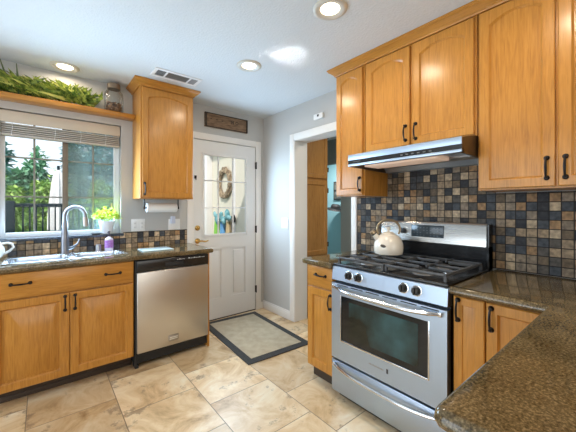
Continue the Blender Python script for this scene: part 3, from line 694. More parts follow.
for x in (-0.19, 0.08, 0.26, 0.45):
    bm = BM(); tube(bm, [(x, YW + 0.010, 1.97), (x + 0.004, YW + 0.009, 1.93), (x - 0.003, YW + 0.009, 1.872)], 0.0016, 6); obj('cord', bm, WINF, bl)

# shelf over the window with fern and jar
bm = BM(); bx(bm, -0.95, 0.673, 3.082, 3.209, 2.128, 2.167, 0.006, 2)
single('wall_shelf', bm, OAKX, (0.0, 3.15, 2.128), 'long oak shelf running above the sink window', 'shelf')
fg = thing('fern_garland', 'bushy green artificial fern lying along the shelf over the window', 'plant', (-0.05, 3.14, 2.167))
def fronds(bm, n, seed, x0, x1, ht):
    rnd = random.Random(seed)
    for i in range(n):
        x = rnd.uniform(x0, x1); base = Vector((x, 3.145 + rnd.uniform(-0.03, 0.03), 2.172 + rnd.uniform(0.0, 0.04)))
        ang = rnd.uniform(-0.35, 0.35) + (0.5 if rnd.random() < 0.6 else -0.5)
        d = Vector((-math.sin(ang) * 1.7, rnd.uniform(-0.30, 0.06), abs(math.cos(ang)) * rnd.uniform(0.25, 0.9))).normalized()
        ln = rnd.uniform(0.13, 0.25) * ht
        prev = base
        for q in range(11):
            s = q / 10; p = base + d * ln * s + Vector((0, -0.02 * s * s, -0.03 * s * s))
            p.z = min(max(p.z, 2.173), 2.40); p.y = min(p.y, 3.195)
            if q:
                sd = d.cross(Vector((0.2, 1, 0.1))).normalized(); wl = 0.042 * (1 - s * 0.72)
                for sg in (-1, 1):
                    dd_ = sd * sg + d * 0.75 + Vector((0, rnd.uniform(-0.5, 0.25), 0))
                    pe = p + dd_.normalized() * wl
                    if pe.y < 3.2 and pe.z > 2.169 and pe.x < 0.40: leaf(bm, p, dd_, wl, 0.014, 0.1)
            prev = p
def blades(n, seed, x0, x1, hmax):
    b2 = BM(); rnd = random.Random(seed)
    for i in range(n):
        x = rnd.uniform(x0, x1); ln = rnd.uniform(0.10, 0.24)
        d = Vector((-rnd.uniform(0.30, 1.1) * (1 if rnd.random() < 0.85 else -0.6), rnd.uniform(-0.35, 0.05), rnd.uniform(0.25, 1.25))).normalized()
        p = Vector((x, 3.145 + rnd.uniform(-0.035, 0.03), 2.176 + rnd.uniform(0, 0.075)))
        ln = min(ln, (hmax - p.z) / max(d.z, 0.05)); w_ = rnd.uniform(0.016, 0.030)
        sd = d.cross(Vector((0.1, 1, 0.15))).normalized(); q = []
        for k, (f_, g_) in enumerate(((0, 0.25), (0.35, 1.0), (0.7, 0.75), (1.0, 0.0))):
            c = p + d * ln * f_ + Vector((0, -0.006 * f_, -0.045 * f_ * f_)); c.y = min(c.y, 3.196); c.z = max(c.z, 2.173); c.x = min(c.x, 0.405)
            q.append((c - sd * w_ * g_ / 2, c + sd * w_ * g_ / 2))
        vv = [[b2.verts.new(a) for a in ab] for ab in q[:3]]; tp = b2.verts.new(q[3][0])
        for k in (0, 1): b2.faces.new((vv[k][0], vv[k][1], vv[k + 1][1], vv[k + 1][0]))
        b2.faces.new((vv[2][0], vv[2][1], tp))
    return b2
bm = BM(); fronds(bm, 110, 3, -0.50, 0.315, 0.85); obj('leafy_fronds', bm, leafmat('fern_green', (0.04, 0.10, 0.012), (0.17, 0.27, 0.03), 16), fg)
obj('long_leaves', blades(330, 21, -0.52, 0.35, 2.39), leafmat('fern_mid', (0.025, 0.065, 0.008), (0.30, 0.37, 0.05), 30), fg)
o = obj('pale_leaves', blades(100, 22, -0.25, 0.34, 2.37), leafmat('fern_yellow', (0.36, 0.42, 0.07), (0.60, 0.58, 0.15), 14), fg); o['label'] = 'yellowish leaves'
SPK = leafmat('fern_dark', (0.05, 0.09, 0.03), (0.10, 0.13, 0.05))
for x, h, l in ((-0.20, 0.235, -0.05), (-0.145, 0.225, -0.012), (-0.10, 0.16, 0.06), (0.26, 0.17, -0.05)):
    bm = BM(); tube(bm, [(x, 3.13, 2.18), (x + l * 0.4, 3.12, 2.18 + h * 0.55), (x + l, 3.11, 2.18 + h)], [0.006, 0.008, 0.003], 6)
    o = obj('spike', bm, SPK, fg); o['label'] = 'dark upright spike'
jr = thing('glass_jar', 'clear glass jar with a wide mouth at the right end of the shelf', 'jar', (0.502, 3.128, 2.1675)); jc = (0.502, 3.128, 0)
def jar_glass(name):
    m = thin_glass(name, (0.97, 0.98, 0.97), 0.7); return m
bm = BM(); lathe(bm, [(0.0, 2.168), (0.070, 2.168), (0.078, 2.178), (0.079, 2.305), (0.073, 2.338), (0.054, 2.362), (0.052, 2.375)], jc, 24, cap=False); obj('jar_body', bm, jar_glass('jar_glass'), jr)
bm = BM(); lathe(bm, [(0.051, 2.372), (0.054, 2.376), (0.054, 2.414), (0.048, 2.421), (0.0, 2.421)], jc, 20); o = obj('lid', bm, plain('lid_bronze', (0.24, 0.19, 0.14), 0.4, 0.5), jr)
bm = BM(); rnd = random.Random(9)
for i in range(110):
    t = rnd.uniform(0, 2 * PI); r_ = 0.057 * math.sqrt(rnd.random()); z = 2.184 + rnd.random() * (0.078 - 0.4 * r_)
    s = rnd.uniform(0.009, 0.014)
    res = bmesh.ops.create_icosphere(bm, subdivisions=1, radius=s, matrix=Matrix.Translation((0.502 + r_ * math.cos(t), 3.128 + r_ * math.sin(t), z)))
o = single('potpourri', bm, noisecol('potpourri_brown', (0.05, 0.03, 0.025), (0.42, 0.25, 0.14), 45, 0.7), (0.502, 3.128, 2.170), 'brown potpourri filling the bottom of the glass jar', 'potpourri'); o['kind'] = 'stuff'

# left upper cabinet
lu = thing('upper_cabinet', 'single door oak upper cabinet left of the glazed door', 'cabinet', (0.915, 3.05, 1.375))
bm = BM(); bx(bm, 0.674, 1.155, 2.905, 3.209, 1.378, 2.400); obj('body', bm, OAKZ, lu)
bm = BM(); frame_door(bm, FYB(2.905), 0.686, 1.143, 1.386, 2.376, arch=0.036, rail=0.050, raised=False); d_ = obj('door', bm, OAKZ, lu); pull(d_, FYB(2.886), 0.706, 1.466)
CROWN = [(0.0, 2.386), (0.010, 2.386), (0.014, 2.392), (0.014, 2.398), (0.020, 2.402), (0.034, 2.414), (0.046, 2.422), (0.050, 2.424), (0.050, 2.430), (0.057, 2.434), (0.057, 2.4435), (0.0, 2.4435)]
bm = BM(); sweep(bm, CROWN, [(0.674, 3.209, -1, 0), (0.674, 2.905, -1, -1), (1.155, 2.905, 1, -1), (1.155, 3.209, 1, 0)]); obj('crown', bm, OAKX, lu)

# paper towel
th = thing('towel_holder', 'black paper towel holder fixed under the left upper cabinet', 'towel holder', (0.9, 3.05, 1.30))
bm = BM()
for x in (0.742, 1.058):
    tube(bm, [(x, 3.05, 1.377), (x, 3.05, 1.30), (x, 3.05, 1.290)], [0.006, 0.006, 0.013], 8); lathe(bm, [(0.014, -0.006), (0.014, 0.006)], (x, 3.05, 1.293), 12, 'X')
tube(bm, [(0.742, 3.05, 1.293), (1.058, 3.05, 1.293)], 0.005, 8)
obj('bracket', bm, PULL, th)
bm = BM(); lathe(bm, [(0.018, 0.76), (0.043, 0.762), (0.044, 0.768), (0.044, 1.034), (0.043, 1.040), (0.018, 1.042), (0.018, 0.76)], (0, 3.05, 1.293), 24, 'X', False)
single('paper_towel_roll', bm, plain('paper_white', (0.82, 0.83, 0.84), 0.9, bump=0.3), (0.9, 3.05, 1.25), 'white paper towel roll on the holder under the cabinet', 'paper towel')
# wall plates on the back wall
PLATE = plain('plate_white', (0.82, 0.82, 0.81), 0.35)
o1 = thing('outlet_plate', 'double white wall plate between window and paper towel', 'wall plate', (0.724, YW, 1.064))
bm = BM(); bx(bm, 0.662, 0.787, YW - 0.006, YW - 0.0005, 1.064, 1.184, 0.003); obj('plate', bm, PLATE, o1)
GREY = plain('slot_grey', (0.35, 0.35, 0.36), 0.5)
for x in (0.694, 0.756):
    bm = BM(); bx(bm, x - 0.017, x + 0.017, YW - 0.009, YW - 0.006, 1.090, 1.158, 0.003); s_ = obj('socket', bm, PLATE, o1)
    for z in (1.104, 1.142):
        bm = BM()
        for q in (-0.007, 0.005): bx(bm, x + q, x + q + 0.003, YW - 0.0095, YW - 0.0088, z - 0.006, z + 0.006)
        obj('socket_slot', bm, GREY, s_)
o2 = thing('outlet_plate', 'white wall plate with a plug-in adapter near the glazed door', 'wall plate', (1.071, YW, 1.063))
bm = BM(); bx(bm, 1.010, 1.132, YW - 0.006, YW - 0.0005, 1.063, 1.176, 0.003); obj('plate', bm, PLATE, o2)
bm = BM(); bx(bm, 1.024, 1.075, YW - 0.012, YW - 0.006, 1.072, 1.125, 0.003); obj('socket', bm, PLATE, o2)
bm = BM(); bx(bm, 1.030, 1.074, YW - 0.035, YW - 0.006, 1.130, 1.205, 0.005); obj('adapter', bm, plain('adapter_lilac', (0.62, 0.66, 0.78), 0.4), o2)

# plank over the door
sg = thing('wall_plaque', 'weathered brown wooden plank sign above the glazed door', 'wall sign', (1.682, YW, 2.208))
bm = BM(); bx(bm, 1.405, 1.96, YW - 0.020, YW - 0.001, 2.210, 2.372, 0.003); obj('plank', bm, noisecol('plank_brown', (0.11, 0.062, 0.034), (0.30, 0.19, 0.11), 9, 0.8, (1.5, 1, 14)), sg)
bm = BM()
for x0, x1 in ((1.405, 1.428), (1.938, 1.960)): bx(bm, x0, x1, YW - 0.026, YW - 0.018, 2.210, 2.372, 0.003)
bx(bm, 1.428, 1.938, YW - 0.024, YW - 0.018, 2.210, 2.221, 0.002); bx(bm, 1.428, 1.938, YW - 0.024, YW - 0.018, 2.361, 2.372, 0.002)
obj('edge_strips', bm, noisecol('plank_dark', (0.02, 0.013, 0.01), (0.06, 0.04, 0.025), 20, 0.8), sg)
MARK = plain('mark_dark', (0.05, 0.03, 0.02), 0.8)   # worn, faded marks on the plank
for (x, z, w_, h_) in ((1.47, 2.30, 0.02, 0.008), (1.54, 2.30, 0.02, 0.008), (1.61, 2.295, 0.02, 0.008)):
    bm = BM(); bx(bm, x, x + w_, YW - 0.021, YW - 0.0195, z, z + h_); obj('faded_letter', bm, MARK, sg)
bm = BM()
for (x, z, w_, h_) in ((1.735, 2.285, 0.010, 0.042), (1.757, 2.285, 0.010, 0.042), (1.735, 2.303, 0.03, 0.008)): bx(bm, x, x + w_, YW - 0.021, YW - 0.0195, z, z + h_)
obj('faded_letter', bm, MARK, sg)
bm = BM(); lathe(bm, [(0.020, 0.0), (0.020, -0.0012), (0.012, -0.0012), (0.012, 0.0), (0.020, 0.0)], (1.81, YW - 0.0197, 2.306), 16, 'Y', False); obj('faded_letter', bm, MARK, sg)

# switch and chime box on the right wall
sw = thing('light_switch', 'white light switch plate on the grey wall beside the doorway', 'light switch', (XW, 2.765, 1.05))
bm = BM(); bx(bm, XW - 0.006, XW - 0.0005, 2.70, 2.828, 1.050, 1.172, 0.003); obj('plate', bm, PLATE, sw)
for y in (2.735, 2.793):
    bm = BM(); bx(bm, XW - 0.010, XW - 0.006, y - 0.016, y + 0.016, 1.078, 1.144, 0.002); obj('rocker', bm, PLATE, sw)
ch = thing('door_sensor', 'small white wall sensor box high above the doorway', 'wall sensor', (XW, 2.19, 2.205))
bm = BM(); bx(bm, XW - 0.03, XW - 0.0005, 2.125, 2.255, 2.205, 2.262, 0.006); obj('housing', bm, PLATE, ch)
bm = BM(); bx(bm, XW - 0.034, XW - 0.029, 2.175, 2.20, 2.228, 2.250, 0.003); obj('lens', bm, MATTE, ch)

# ------------------------------------------------------------------ right run
ru = 1.908
def upper(name_label, y0, y1, z0, doors, hz, loc):
    t = thing('upper_cabinet', name_label, 'cabinet', loc)
    b2 = BM(); bx(b2, ru, XW - 0.0005, y0, y1, z0, 2.405); obj('body', b2, OAKZ, t)
    for (a0, a1, hu) in doors:
        b2 = BM(); frame_door(b2, FXR(ru), a0, a1, z0 + 0.008, 2.378, arch=0.036, rail=0.048, raised=False)
        d2 = obj('door', b2, OAKZ, t); pull(d2, FXR(ru - 0.019), hu, hz)
    return t
upper('narrow oak upper cabinet at the doorway end of the range wall', 1.404, 1.690, 1.388, [(1.420, 1.682, 1.440)], 1.478, (2.05, 1.55, 1.388))
upper('wide two door oak upper cabinet above the range hood', 0.640, 1.400, 1.706, [(1.038, 1.384, 1.064), (0.654, 1.018, 0.993)], 1.797, (2.05, 1.02, 1.706))
upper('tall two door oak upper cabinet right of the range hood', -0.05, 0.634, 1.392, [(0.304, 0.624, 0.334), (-0.03, 0.293, 0.266)], 1.489, (2.05, 0.3, 1.392))
bm = BM(); sweep(bm, CROWN, [(ru - 0.004, -0.05, -1, 0), (ru - 0.004, 1.692, -1, 1), (XW - 0.001, 1.692, 0, 1)])
single('crown_molding', bm, OAKY, (2.0, 0.8, 2.352), 'oak crown molding along the top of the range wall cabinets', 'molding')

# range hood
hd = thing('range_hood', 'slim stainless range hood under the upper cabinets', 'range hood', (1.95, 1.02, 1.58))
H0, H1 = 0.642, 1.398
fnY = lambda u, v, t: (u, t, v)
HDS = plain('hood_side_bronze', (0.10, 0.065, 0.035), 0.35, 0.6)
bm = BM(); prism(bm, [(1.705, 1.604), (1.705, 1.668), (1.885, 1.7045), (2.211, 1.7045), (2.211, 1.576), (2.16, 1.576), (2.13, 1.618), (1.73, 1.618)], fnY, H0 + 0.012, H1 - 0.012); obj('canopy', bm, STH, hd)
for y0, y1 in ((H0, H0 + 0.0125), (H1 - 0.0125, H1)):
    bm = BM(); prism(bm, [(1.705, 1.590), (1.705, 1.668), (1.885, 1.7045), (2.211, 1.7045), (2.211, 1.576)], fnY, y0, y1); obj('side_panel', bm, HDS, hd)
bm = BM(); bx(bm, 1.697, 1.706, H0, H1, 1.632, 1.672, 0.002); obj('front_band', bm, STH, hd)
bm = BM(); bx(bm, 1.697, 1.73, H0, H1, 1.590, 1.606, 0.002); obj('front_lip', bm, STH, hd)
bm = BM(); bx(bm, 1.699, 1.706, H0, H1, 1.606, 1.632); cs = obj('control_strip', bm, BLACK, hd)
HB = plain('hood_button_grey', (0.10, 0.10, 0.105), 0.5)
for y in (0.80, 0.835, 0.87, 0.905, 0.94, 0.975):
    bm = BM(); bx(bm, 1.6975, 1.6995, y, y + 0.016, 1.614, 1.622); obj('button', bm, HB, cs)
bm = BM(); bx(bm, 1.6978, 1.6992, 1.29, 1.35, 1.617, 1.621); obj('nameplate', bm, HB, cs)
bm = BM(); bx(bm, 1.81, 1.98, 0.82, 1.34, 1.592, 1.617, 0.004); o = obj('lamp_lens', bm, plain('lens_peach', (0.85, 0.62, 0.48), 0.4, emit=0.35), hd); o['label'] = 'peach coloured lamp lens'
bm = BM(); bx(bm, 2.0, 2.12, 0.68, 1.36, 1.606, 1.6175); obj('grease_filter', bm, plain('filter_grey', (0.45, 0.44, 0.43), 0.4, 0.7), hd)

# ---- range
rx = 1.542; R0, R1 = 0.650, 1.412
rg = thing('gas_range', 'stainless steel gas range with black cooktop', 'range', (1.87, 1.03, 0))
bm = BM(); bx(bm, 1.585, 2.195, R0 + 0.002, R1 - 0.002, 0.04, 0.898); bx(bm, 1.60, 2.15, R0 + 0.02, R1 - 0.02, 0.0, 0.04); obj('body', bm, MATTE, rg)
bm = BM()
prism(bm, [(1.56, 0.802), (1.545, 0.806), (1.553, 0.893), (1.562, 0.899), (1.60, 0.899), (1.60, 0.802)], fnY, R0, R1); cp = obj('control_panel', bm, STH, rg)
KN = plain('knob_black', (0.02, 0.019, 0.018), 0.3)
for y in (1.264, 1.188, 0.883, 0.808):
    bm = BM(); q = Vector((0, 0, 1)).rotation_difference(Vector((-1, 0, 0.09))).to_matrix()
    c = Vector((1.548, y, 0.853))
    lathe(bm, [(0.026, 0.0), (0.026, 0.004), (0.022, 0.008), (0.019, 0.026), (0.016, 0.029), (0.0, 0.029)], c, 20, 'Z', True, q)
    bx(bm, 1.508, 1.521, y - 0.004, y + 0.004, 0.836, 0.874, 0.002)
    kn = obj('knob', bm, KN, cp)
    bm = BM(); lathe(bm, [(0.030, 0.0), (0.030, 0.003), (0.026, 0.004)], c, 20, 'Z', True, q); obj('bezel', bm, CHROME, kn)
bm = BM(); bx(bm, 1.556, 2.13, R0, R1, 0.899, 0.917, 0.006, 3); ct = obj('cooktop', bm, BLACK, rg)
# oven door
bm = BM()
wy0, wy1, wz0, wz1 = 0.745, 1.330, 0.412, 0.708
for (y0, y1, z0_, z1_) in ((R0, wy0, 0.278, 0.786), (wy1, R1, 0.278, 0.786), (wy0, wy1, 0.278, wz0), (wy0, wy1, wz1, 0.786)): bx(bm, rx, 1.583, y0, y1, z0_, z1_)
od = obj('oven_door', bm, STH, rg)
bm = BM(); bx(bm, 1.546, 1.583, wy0, wy1, wz0, wz1)
OW = plain('oven_window_black', (0.012, 0.014, 0.015), 0.06)
ow = obj('oven_window', bm, OW, od)
bm = BM(); bx(bm, 1.5448, 1.5462, wy0 + 0.055, wy1 - 0.065, wz0 + 0.035, wz1 - 0.03); obj('inner_glass', bm, noisecol('oven_glass_teal_glow', (0.014, 0.018, 0.013), (0.05, 0.13, 0.14), 2.4, 0.05, bump=0, lo=0.47, hi=0.72), ow)  # teal reflected glow painted into the glass colour
bm = BM()
for (y0, y1, z0_, z1_) in ((wy0 - 0.008, wy0, wz0 - 0.008, wz1 + 0.004), (wy1, wy1 + 0.006, wz0 - 0.008, wz1 + 0.004), (wy0, wy1, wz0 - 0.009, wz0)): bx(bm, rx - 0.002, rx + 0.004, y0, y1, z0_, z1_, 0.001)
obj('window_trim', bm, CHROME, od)
bm = BM(); y = R0 + 0.04
for i in range(6): bx(bm, rx - 0.0012, rx + 0.002, y + i * 0.116, y + i * 0.116 + 0.092, 0.774, 0.780)
obj('vent_slots', bm, MATTE, od)
def bowed(yA, yB, z, xo, sag, r_):
    b2 = BM(); pts = []
    for i in range(17):
        s = -1 + 2 * i / 16; pts.append((rx - 0.012 - xo * (1 - s ** 4) + 0.0, (yA + yB) / 2 + (yB - yA) / 2 * s, z - sag * (1 - s * s)))
    tube(b2, pts, [r_ * (0.75 if abs(i - 8) == 8 else 1) for i in range(17)], 10)
    for y_ in (yA, yB): bx(b2, rx - 0.020, rx + 0.001, y_ - 0.010, y_ + 0.010, z - 0.012, z + 0.012, 0.003)
    return b2
obj('oven_handle', bowed(R0 + 0.03, R1 - 0.03, 0.764, 0.042, 0.012, 0.0115), CHROME, od)
bm = BM()
for i in range(11): bx(bm, rx - 0.001, rx + 0.001, 1.108 - i * 0.0095, 1.1015 - i * 0.0095, 0.343, 0.350 + 0.002 * (i % 2))
obj('badge_lettering', bm, plain('range_badge_letters', (0.33, 0.33, 0.35), 0.4, 0.6), od)
bm = BM(); bx(bm, rx - 0.002, rx + 0.001, 0.976, 0.988, 0.336, 0.362, 0.001); obj('badge', bm, plain('range_badge_dark', (0.05, 0.05, 0.06), 0.4), od)
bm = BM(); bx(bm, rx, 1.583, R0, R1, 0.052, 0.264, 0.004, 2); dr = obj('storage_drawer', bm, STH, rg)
obj('drawer_handle', bowed(R0 + 0.03, R1 - 0.03, 0.240, 0.030, 0.018, 0.0105), CHROME, dr)
# backguard
bm = BM(); prism(bm, [(2.135, 0.917), (2.125, 1.05), (2.195, 1.05), (2.195, 0.90), (2.135, 0.90)], fnY, R0, R1 - 0.012); bx(bm, 2.128, 2.196, R0 - 0.0, R0 + 0.012, 0.91, 1.19); obj('backguard_base', bm, BLACK, rg)
bm = BM(); prism(bm, [(2.112, 1.052), (2.118, 1.180), (2.128, 1.194), (2.197, 1.194), (2.197, 1.045), (2.125, 1.045)], fnY, R0 + 0.010, R1 - 0.014); bg_ = obj('backguard', bm, STB, rg)
bm = BM(); bx(bm, 2.1105, 2.122, 0.912, 1.146, 1.086, 1.172, 0.004); dsp = obj('display', bm, plain('display_slate', (0.035, 0.05, 0.062), 0.15), bg_)
bm = BM()
for r_ in range(4):
    for q in range(9):
        if (r_ * 5 + q * 3) % 4: bx(bm, 2.1094, 2.1107, 0.925 + q * 0.024, 0.934 + q * 0.024, 1.096 + r_ * 0.018, 1.101 + r_ * 0.018)
obj('display_print', bm, plain('display_print', (0.10, 0.13, 0.15), 0.5), dsp)
bm = BM(); lathe(bm, [(0.021, 0.0), (0.020, 0.016), (0.0, 0.018)], (2.114, 1.208, 1.125), 18, 'Z', True, Vector((0, 0, 1)).rotation_difference(Vector((-1, 0, 0))).to_matrix()); obj('knob', bm, KN, bg_)
# burners and grates
for (x, y, r_) in ((1.70, 0.845, 0.050), (1.96, 0.845, 0.038), (1.70, 1.218, 0.044), (1.96, 1.218, 0.042)):
    bm = BM(); lathe(bm, [(r_ + 0.012, 0.9165), (r_ + 0.010, 0.922), (r_, 0.928)], (x, y, 0), 20); bu = obj('burner', bm, plain('burner_alu', (0.30, 0.29, 0.28), 0.4, 0.8), ct)
    bm = BM(); lathe(bm, [(r_ - 0.006, 0.928), (r_ - 0.004, 0.934), (r_ - 0.012, 0.938), (0.0, 0.938)], (x, y, 0), 20); obj('burner_cap', bm, IRON, bu)
for (g0, g1, yc) in ((0.672, 1.026, 0.845), (1.036, 1.390, 1.218)):
    bm = BM(); x0, x1 = 1.585, 2.085; zg0, zg1 = 0.942, 0.958
    for y in (g0, g1 - 0.012): bx(bm, x0, x1, y, y + 0.012, zg0, zg1, 0.003)
    for x in (x0, (x0 + x1) / 2 - 0.006, x1 - 0.012): bx(bm, x, x + 0.012, g0 + 0.012, g1 - 0.012, zg0, zg1, 0.003)
    for xc in (1.70, 1.96):
        for (dx, dy) in ((1, 0), (-1, 0), (0, 1), (0, -1)):
            if dx:
                e_ = x0 if (xc == 1.70 and dx < 0) else (x1 if (xc == 1.96 and dx > 0) else (x0 + x1) / 2)
                bx(bm, xc + dx * 0.028, e_ - dx * 0.004, yc - 0.005, yc + 0.005, zg0 + 0.002, zg1 + 0.004, 0.002)
            else:
                e_ = g1 - 0.006 if dy > 0 else g0 + 0.006
                bx(bm, xc - 0.005, xc + 0.005, yc + dy * 0.028, e_, zg0 + 0.002, zg1 + 0.004, 0.002)
    for x in (x0 + 0.006, x1 - 0.006):
        for y in (g0 + 0.006, g1 - 0.006): bx(bm, x - 0.007, x + 0.007, y - 0.007, y + 0.007, 0.9165, zg0 + 0.002)
    obj('grate', bm, IRON, ct)
bm = BM(); bx(bm, 1.600, 1.618, 0.676, 0.694, 0.957, 0.963, 0.002); obj('grate_foot', bm, CHROME, ct)

# ---- kettle
kt = thing('tea_kettle', 'cream enamel tea kettle on the back left burner', 'kettle', (1.935, 1.222, 0.962)); kc = (1.935, 1.222, 0.9625)
CREAM = plain('cream_enamel', (0.78, 0.70, 0.59), 0.22, coat=0.5); KB = plain('kettle_bronze', (0.50, 0.38, 0.24), 0.32, 0.8)
bm = BM(); lathe(bm, [(0.086, 0.0), (0.096, 0.004), (0.102, 0.025), (0.103, 0.050), (0.099, 0.080), (0.088, 0.108), (0.070, 0.130), (0.055, 0.140), (0.050, 0.142), (0.0, 0.143)], kc, 32); obj('body', bm, CREAM, kt)
bm = BM(); lathe(bm, [(0.050, 0.142), (0.046, 0.150), (0.030, 0.158), (0.010, 0.162), (0.009, 0.170), (0.015, 0.176), (0.016, 0.186), (0.010, 0.194), (0.0, 0.195)], kc, 24); obj('lid', bm, CREAM, kt)
rt = Vector((0.775, -0.632, 0))
K0 = Vector(kc)
bm = BM(); pts = []
for i in range(19):
    t = -0.52 + (PI + 1.04) * i / 18; pts.append(K0 + rt * (0.083 * math.cos(t)) + Vector((0, 0, 0.178 + 0.062 * math.sin(t) * (1.08))))
tube(bm, pts, [0.007 + 0.002 * math.sin(PI * i / 18) for i in range(19)], 10); obj('handle', bm, KB, kt)
bm = BM(); tube(bm, [K0 - rt * 0.072 + Vector((0, 0, 0.105)), K0 - rt * 0.098 + Vector((0, 0, 0.136)), K0 - rt * 0.112 + Vector((0, 0, 0.152))], [0.024, 0.019, 0.017], 14); sp = obj('spout', bm, CREAM, kt)
bm = BM(); tube(bm, [K0 - rt * 0.106 + Vector((0, 0, 0.146)), K0 - rt * 0.122 + Vector((0, 0, 0.163))], [0.0195, 0.0185], 14); obj('whistle', bm, KB, sp)
bm = BM(); tube(bm, [K0 - rt * 0.1035 + Vector((0, 0, 0.142)), K0 - rt * 0.108 + Vector((0, 0, 0.148))], 0.0203, 14); obj('dark_band', bm, MATTE, sp)
vw = Vector((-0.846, -0.533, 0)); bm = BM()
q = Vector((0, 0, 1)).rotation_difference((vw - rt * 0.45 + Vector((0, 0, 0.12))).normalized()).to_matrix()
dn = (vw - rt * 0.45).normalized(); lathe(bm, [(0.017, 0.0), (0.017, 0.004), (0.012, 0.006), (0.0, 0.006)], K0 + dn * 0.099 + Vector((0, 0, 0.066)), 18, 'Z', True, q @ Matrix.Diagonal((0.62, 1.15, 1.0)))
obj('badge', bm, plain('kettle_badge', (0.07, 0.05, 0.035), 0.4), kt)

# ---- base cabinets right
k = thing('base_cabinet', 'narrow oak base cabinet between doorway and range', 'cabinet', (1.88, 1.55, 0))
bm = BM(); bx(bm, 1.578, XW - 0.002, 1.418, 1.690, 0.105, 0.873); obj('body', bm, OAKZ, k)
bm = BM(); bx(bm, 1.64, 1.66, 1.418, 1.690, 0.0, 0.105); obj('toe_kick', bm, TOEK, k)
bm = BM(); bx(bm, 1.559, 1.578, 1.424, 1.676, 0.722, 0.866, 0.005); d_ = obj('drawer', bm, OAKY, k); pull(d_, FXR(1.559), 1.535, 0.806, False)
bm = BM(); frame_door(bm, FXR(1.578), 1.424, 1.676, 0.125, 0.706); d_ = obj('door', bm, OAKZ, k); pull(d_, FXR(1.559), 1.440, 0.632)
k = thing('base_cabinet', 'oak base cabinet right of the range in the counter corner', 'cabinet', (1.88, 0.45, 0))
bm = BM(); bx(bm, 1.578, XW - 0.002, 0.245, 0.632, 0.105, 0.873); obj('body', bm, OAKZ, k)
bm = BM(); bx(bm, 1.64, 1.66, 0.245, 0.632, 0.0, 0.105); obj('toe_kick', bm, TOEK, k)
bm = BM(); frame_door(bm, FXR(1.578), 0.494, 0.628, 0.115, 0.866, rail=0.040, rec=0.003, raised=False); d_ = obj('door', bm, OAKZ, k); pull(d_, FXR(1.559), 0.606, 0.803)
bm = BM(); frame_door(bm, FXR(1.578), 0.262, 0.488, 0.115, 0.866, rail=0.045, raised=False); d_ = obj('door', bm, OAKZ, k); pull(d_, FXR(1.559), 0.467, 0.797)
k = thing('peninsula_cabinet', 'oak cabinet under the granite peninsula', 'cabinet', (1.1, -0.1, 0))
bm = BM(); bx(bm, 0.70, XW - 0.002, -0.36, 0.235, 0.105, 0.873); obj('body', bm, OAKZ, k)
bm = BM(); bx(bm, 0.74, XW - 0.002, -0.32, 0.17, 0.0, 0.105); obj('toe_kick', bm, TOEK, k)
for u0, u1 in ((0.72, 1.12), (1.13, 1.53)):
    bm = BM(); frame_door(bm, lambda u, v, w_: (u, 0.235 + w_, v), u0, u1, 0.115, 0.866); obj('door', bm, OAKZ, k)
# counters right
def slab_poly(bm, poly, z0, z1, rnd_edges):
    prism(bm, poly, lambda u, v, t: (u, v, t), z0, z1)
bm = BM(); bx(bm, 1.534, XW - 0.0005, 1.417, 1.712, 0.874, 0.914, 0.010, 4)
single('countertop', bm, GRAN, (1.87, 1.56, 0.874), 'small dark granite countertop between doorway and range', 'countertop')
def round_poly(p, rads, K=6):
    out = []; n = len(p)
    for i in range(n):
        a = Vector(p[i - 1]); b2 = Vector(p[i]); c = Vector(p[(i + 1) % n]); r_ = rads[i]
        if r_ == 0: out.append(tuple(b2)); continue
        d1 = (a - b2).normalized(); d2 = (c - b2).normalized(); P = b2 + d1 * r_; Q = b2 + d2 * r_
        for q in range(K + 1):
            t = q / K; out.append(tuple((1 - t) ** 2 * P + 2 * t * (1 - t) * b2 + t * t * Q))
    return out
def bull(bm, poly, z0, z1, r_=0.016):
    """polygon slab with rounded edge: rings inset along the normals"""
    n = len(poly); pts = [Vector(q) for q in poly]
    area = sum(pts[i].x * pts[(i + 1) % n].y - pts[(i + 1) % n].x * pts[i].y for i in range(n)); sg_ = 1 if area > 0 else -1
    nor = []
    for i in range(n):
        d1 = (pts[i] - pts[i - 1]).normalized(); d2 = (pts[(i + 1) % n] - pts[i]).normalized()
        n1 = Vector((-d1.y, d1.x)) * sg_; n2 = Vector((-d2.y, d2.x)) * sg_
        m_ = (n1 + n2).normalized(); nor.append(m_ / max(m_.dot(n1), 0.4))
    rings = []
    H = (z1 - z0)
    for (i, z) in ((r_, z0), (0.005, z0 + 0.006), (0.0, z0 + H * 0.4), (0.0015, z1 - 0.014), (0.006, z1 - 0.005), (0.012, z1 - 0.001), (r_ + 0.003, z1)):
        rings.append([bm.verts.new((*(pts[q] + nor[q] * i), z)) for q in range(n)])
    for i in range(len(rings) - 1):
        for q in range(n): bm.faces.new((rings[i][q], rings[i][(q + 1) % n], rings[i + 1][(q + 1) % n], rings[i + 1][q]))
    bm.faces.new(rings[0][::-1]); bm.faces.new(rings[-1])
bm = BM()
poly = round_poly([(1.534, 0.642), (1.534, 0.272), (0.579, 0.278), (0.579, -0.62), (XW - 0.0005, -0.62), (XW - 0.0005, 0.642)], [0.008, 0.0, 0.030, 0.03, 0, 0])
bull(bm, poly, 0.874, 0.914)
single('countertop', bm, GRAN, (1.4, 0.1, 0.874), 'large brown granite L-shaped peninsula countertop in the foreground', 'countertop')

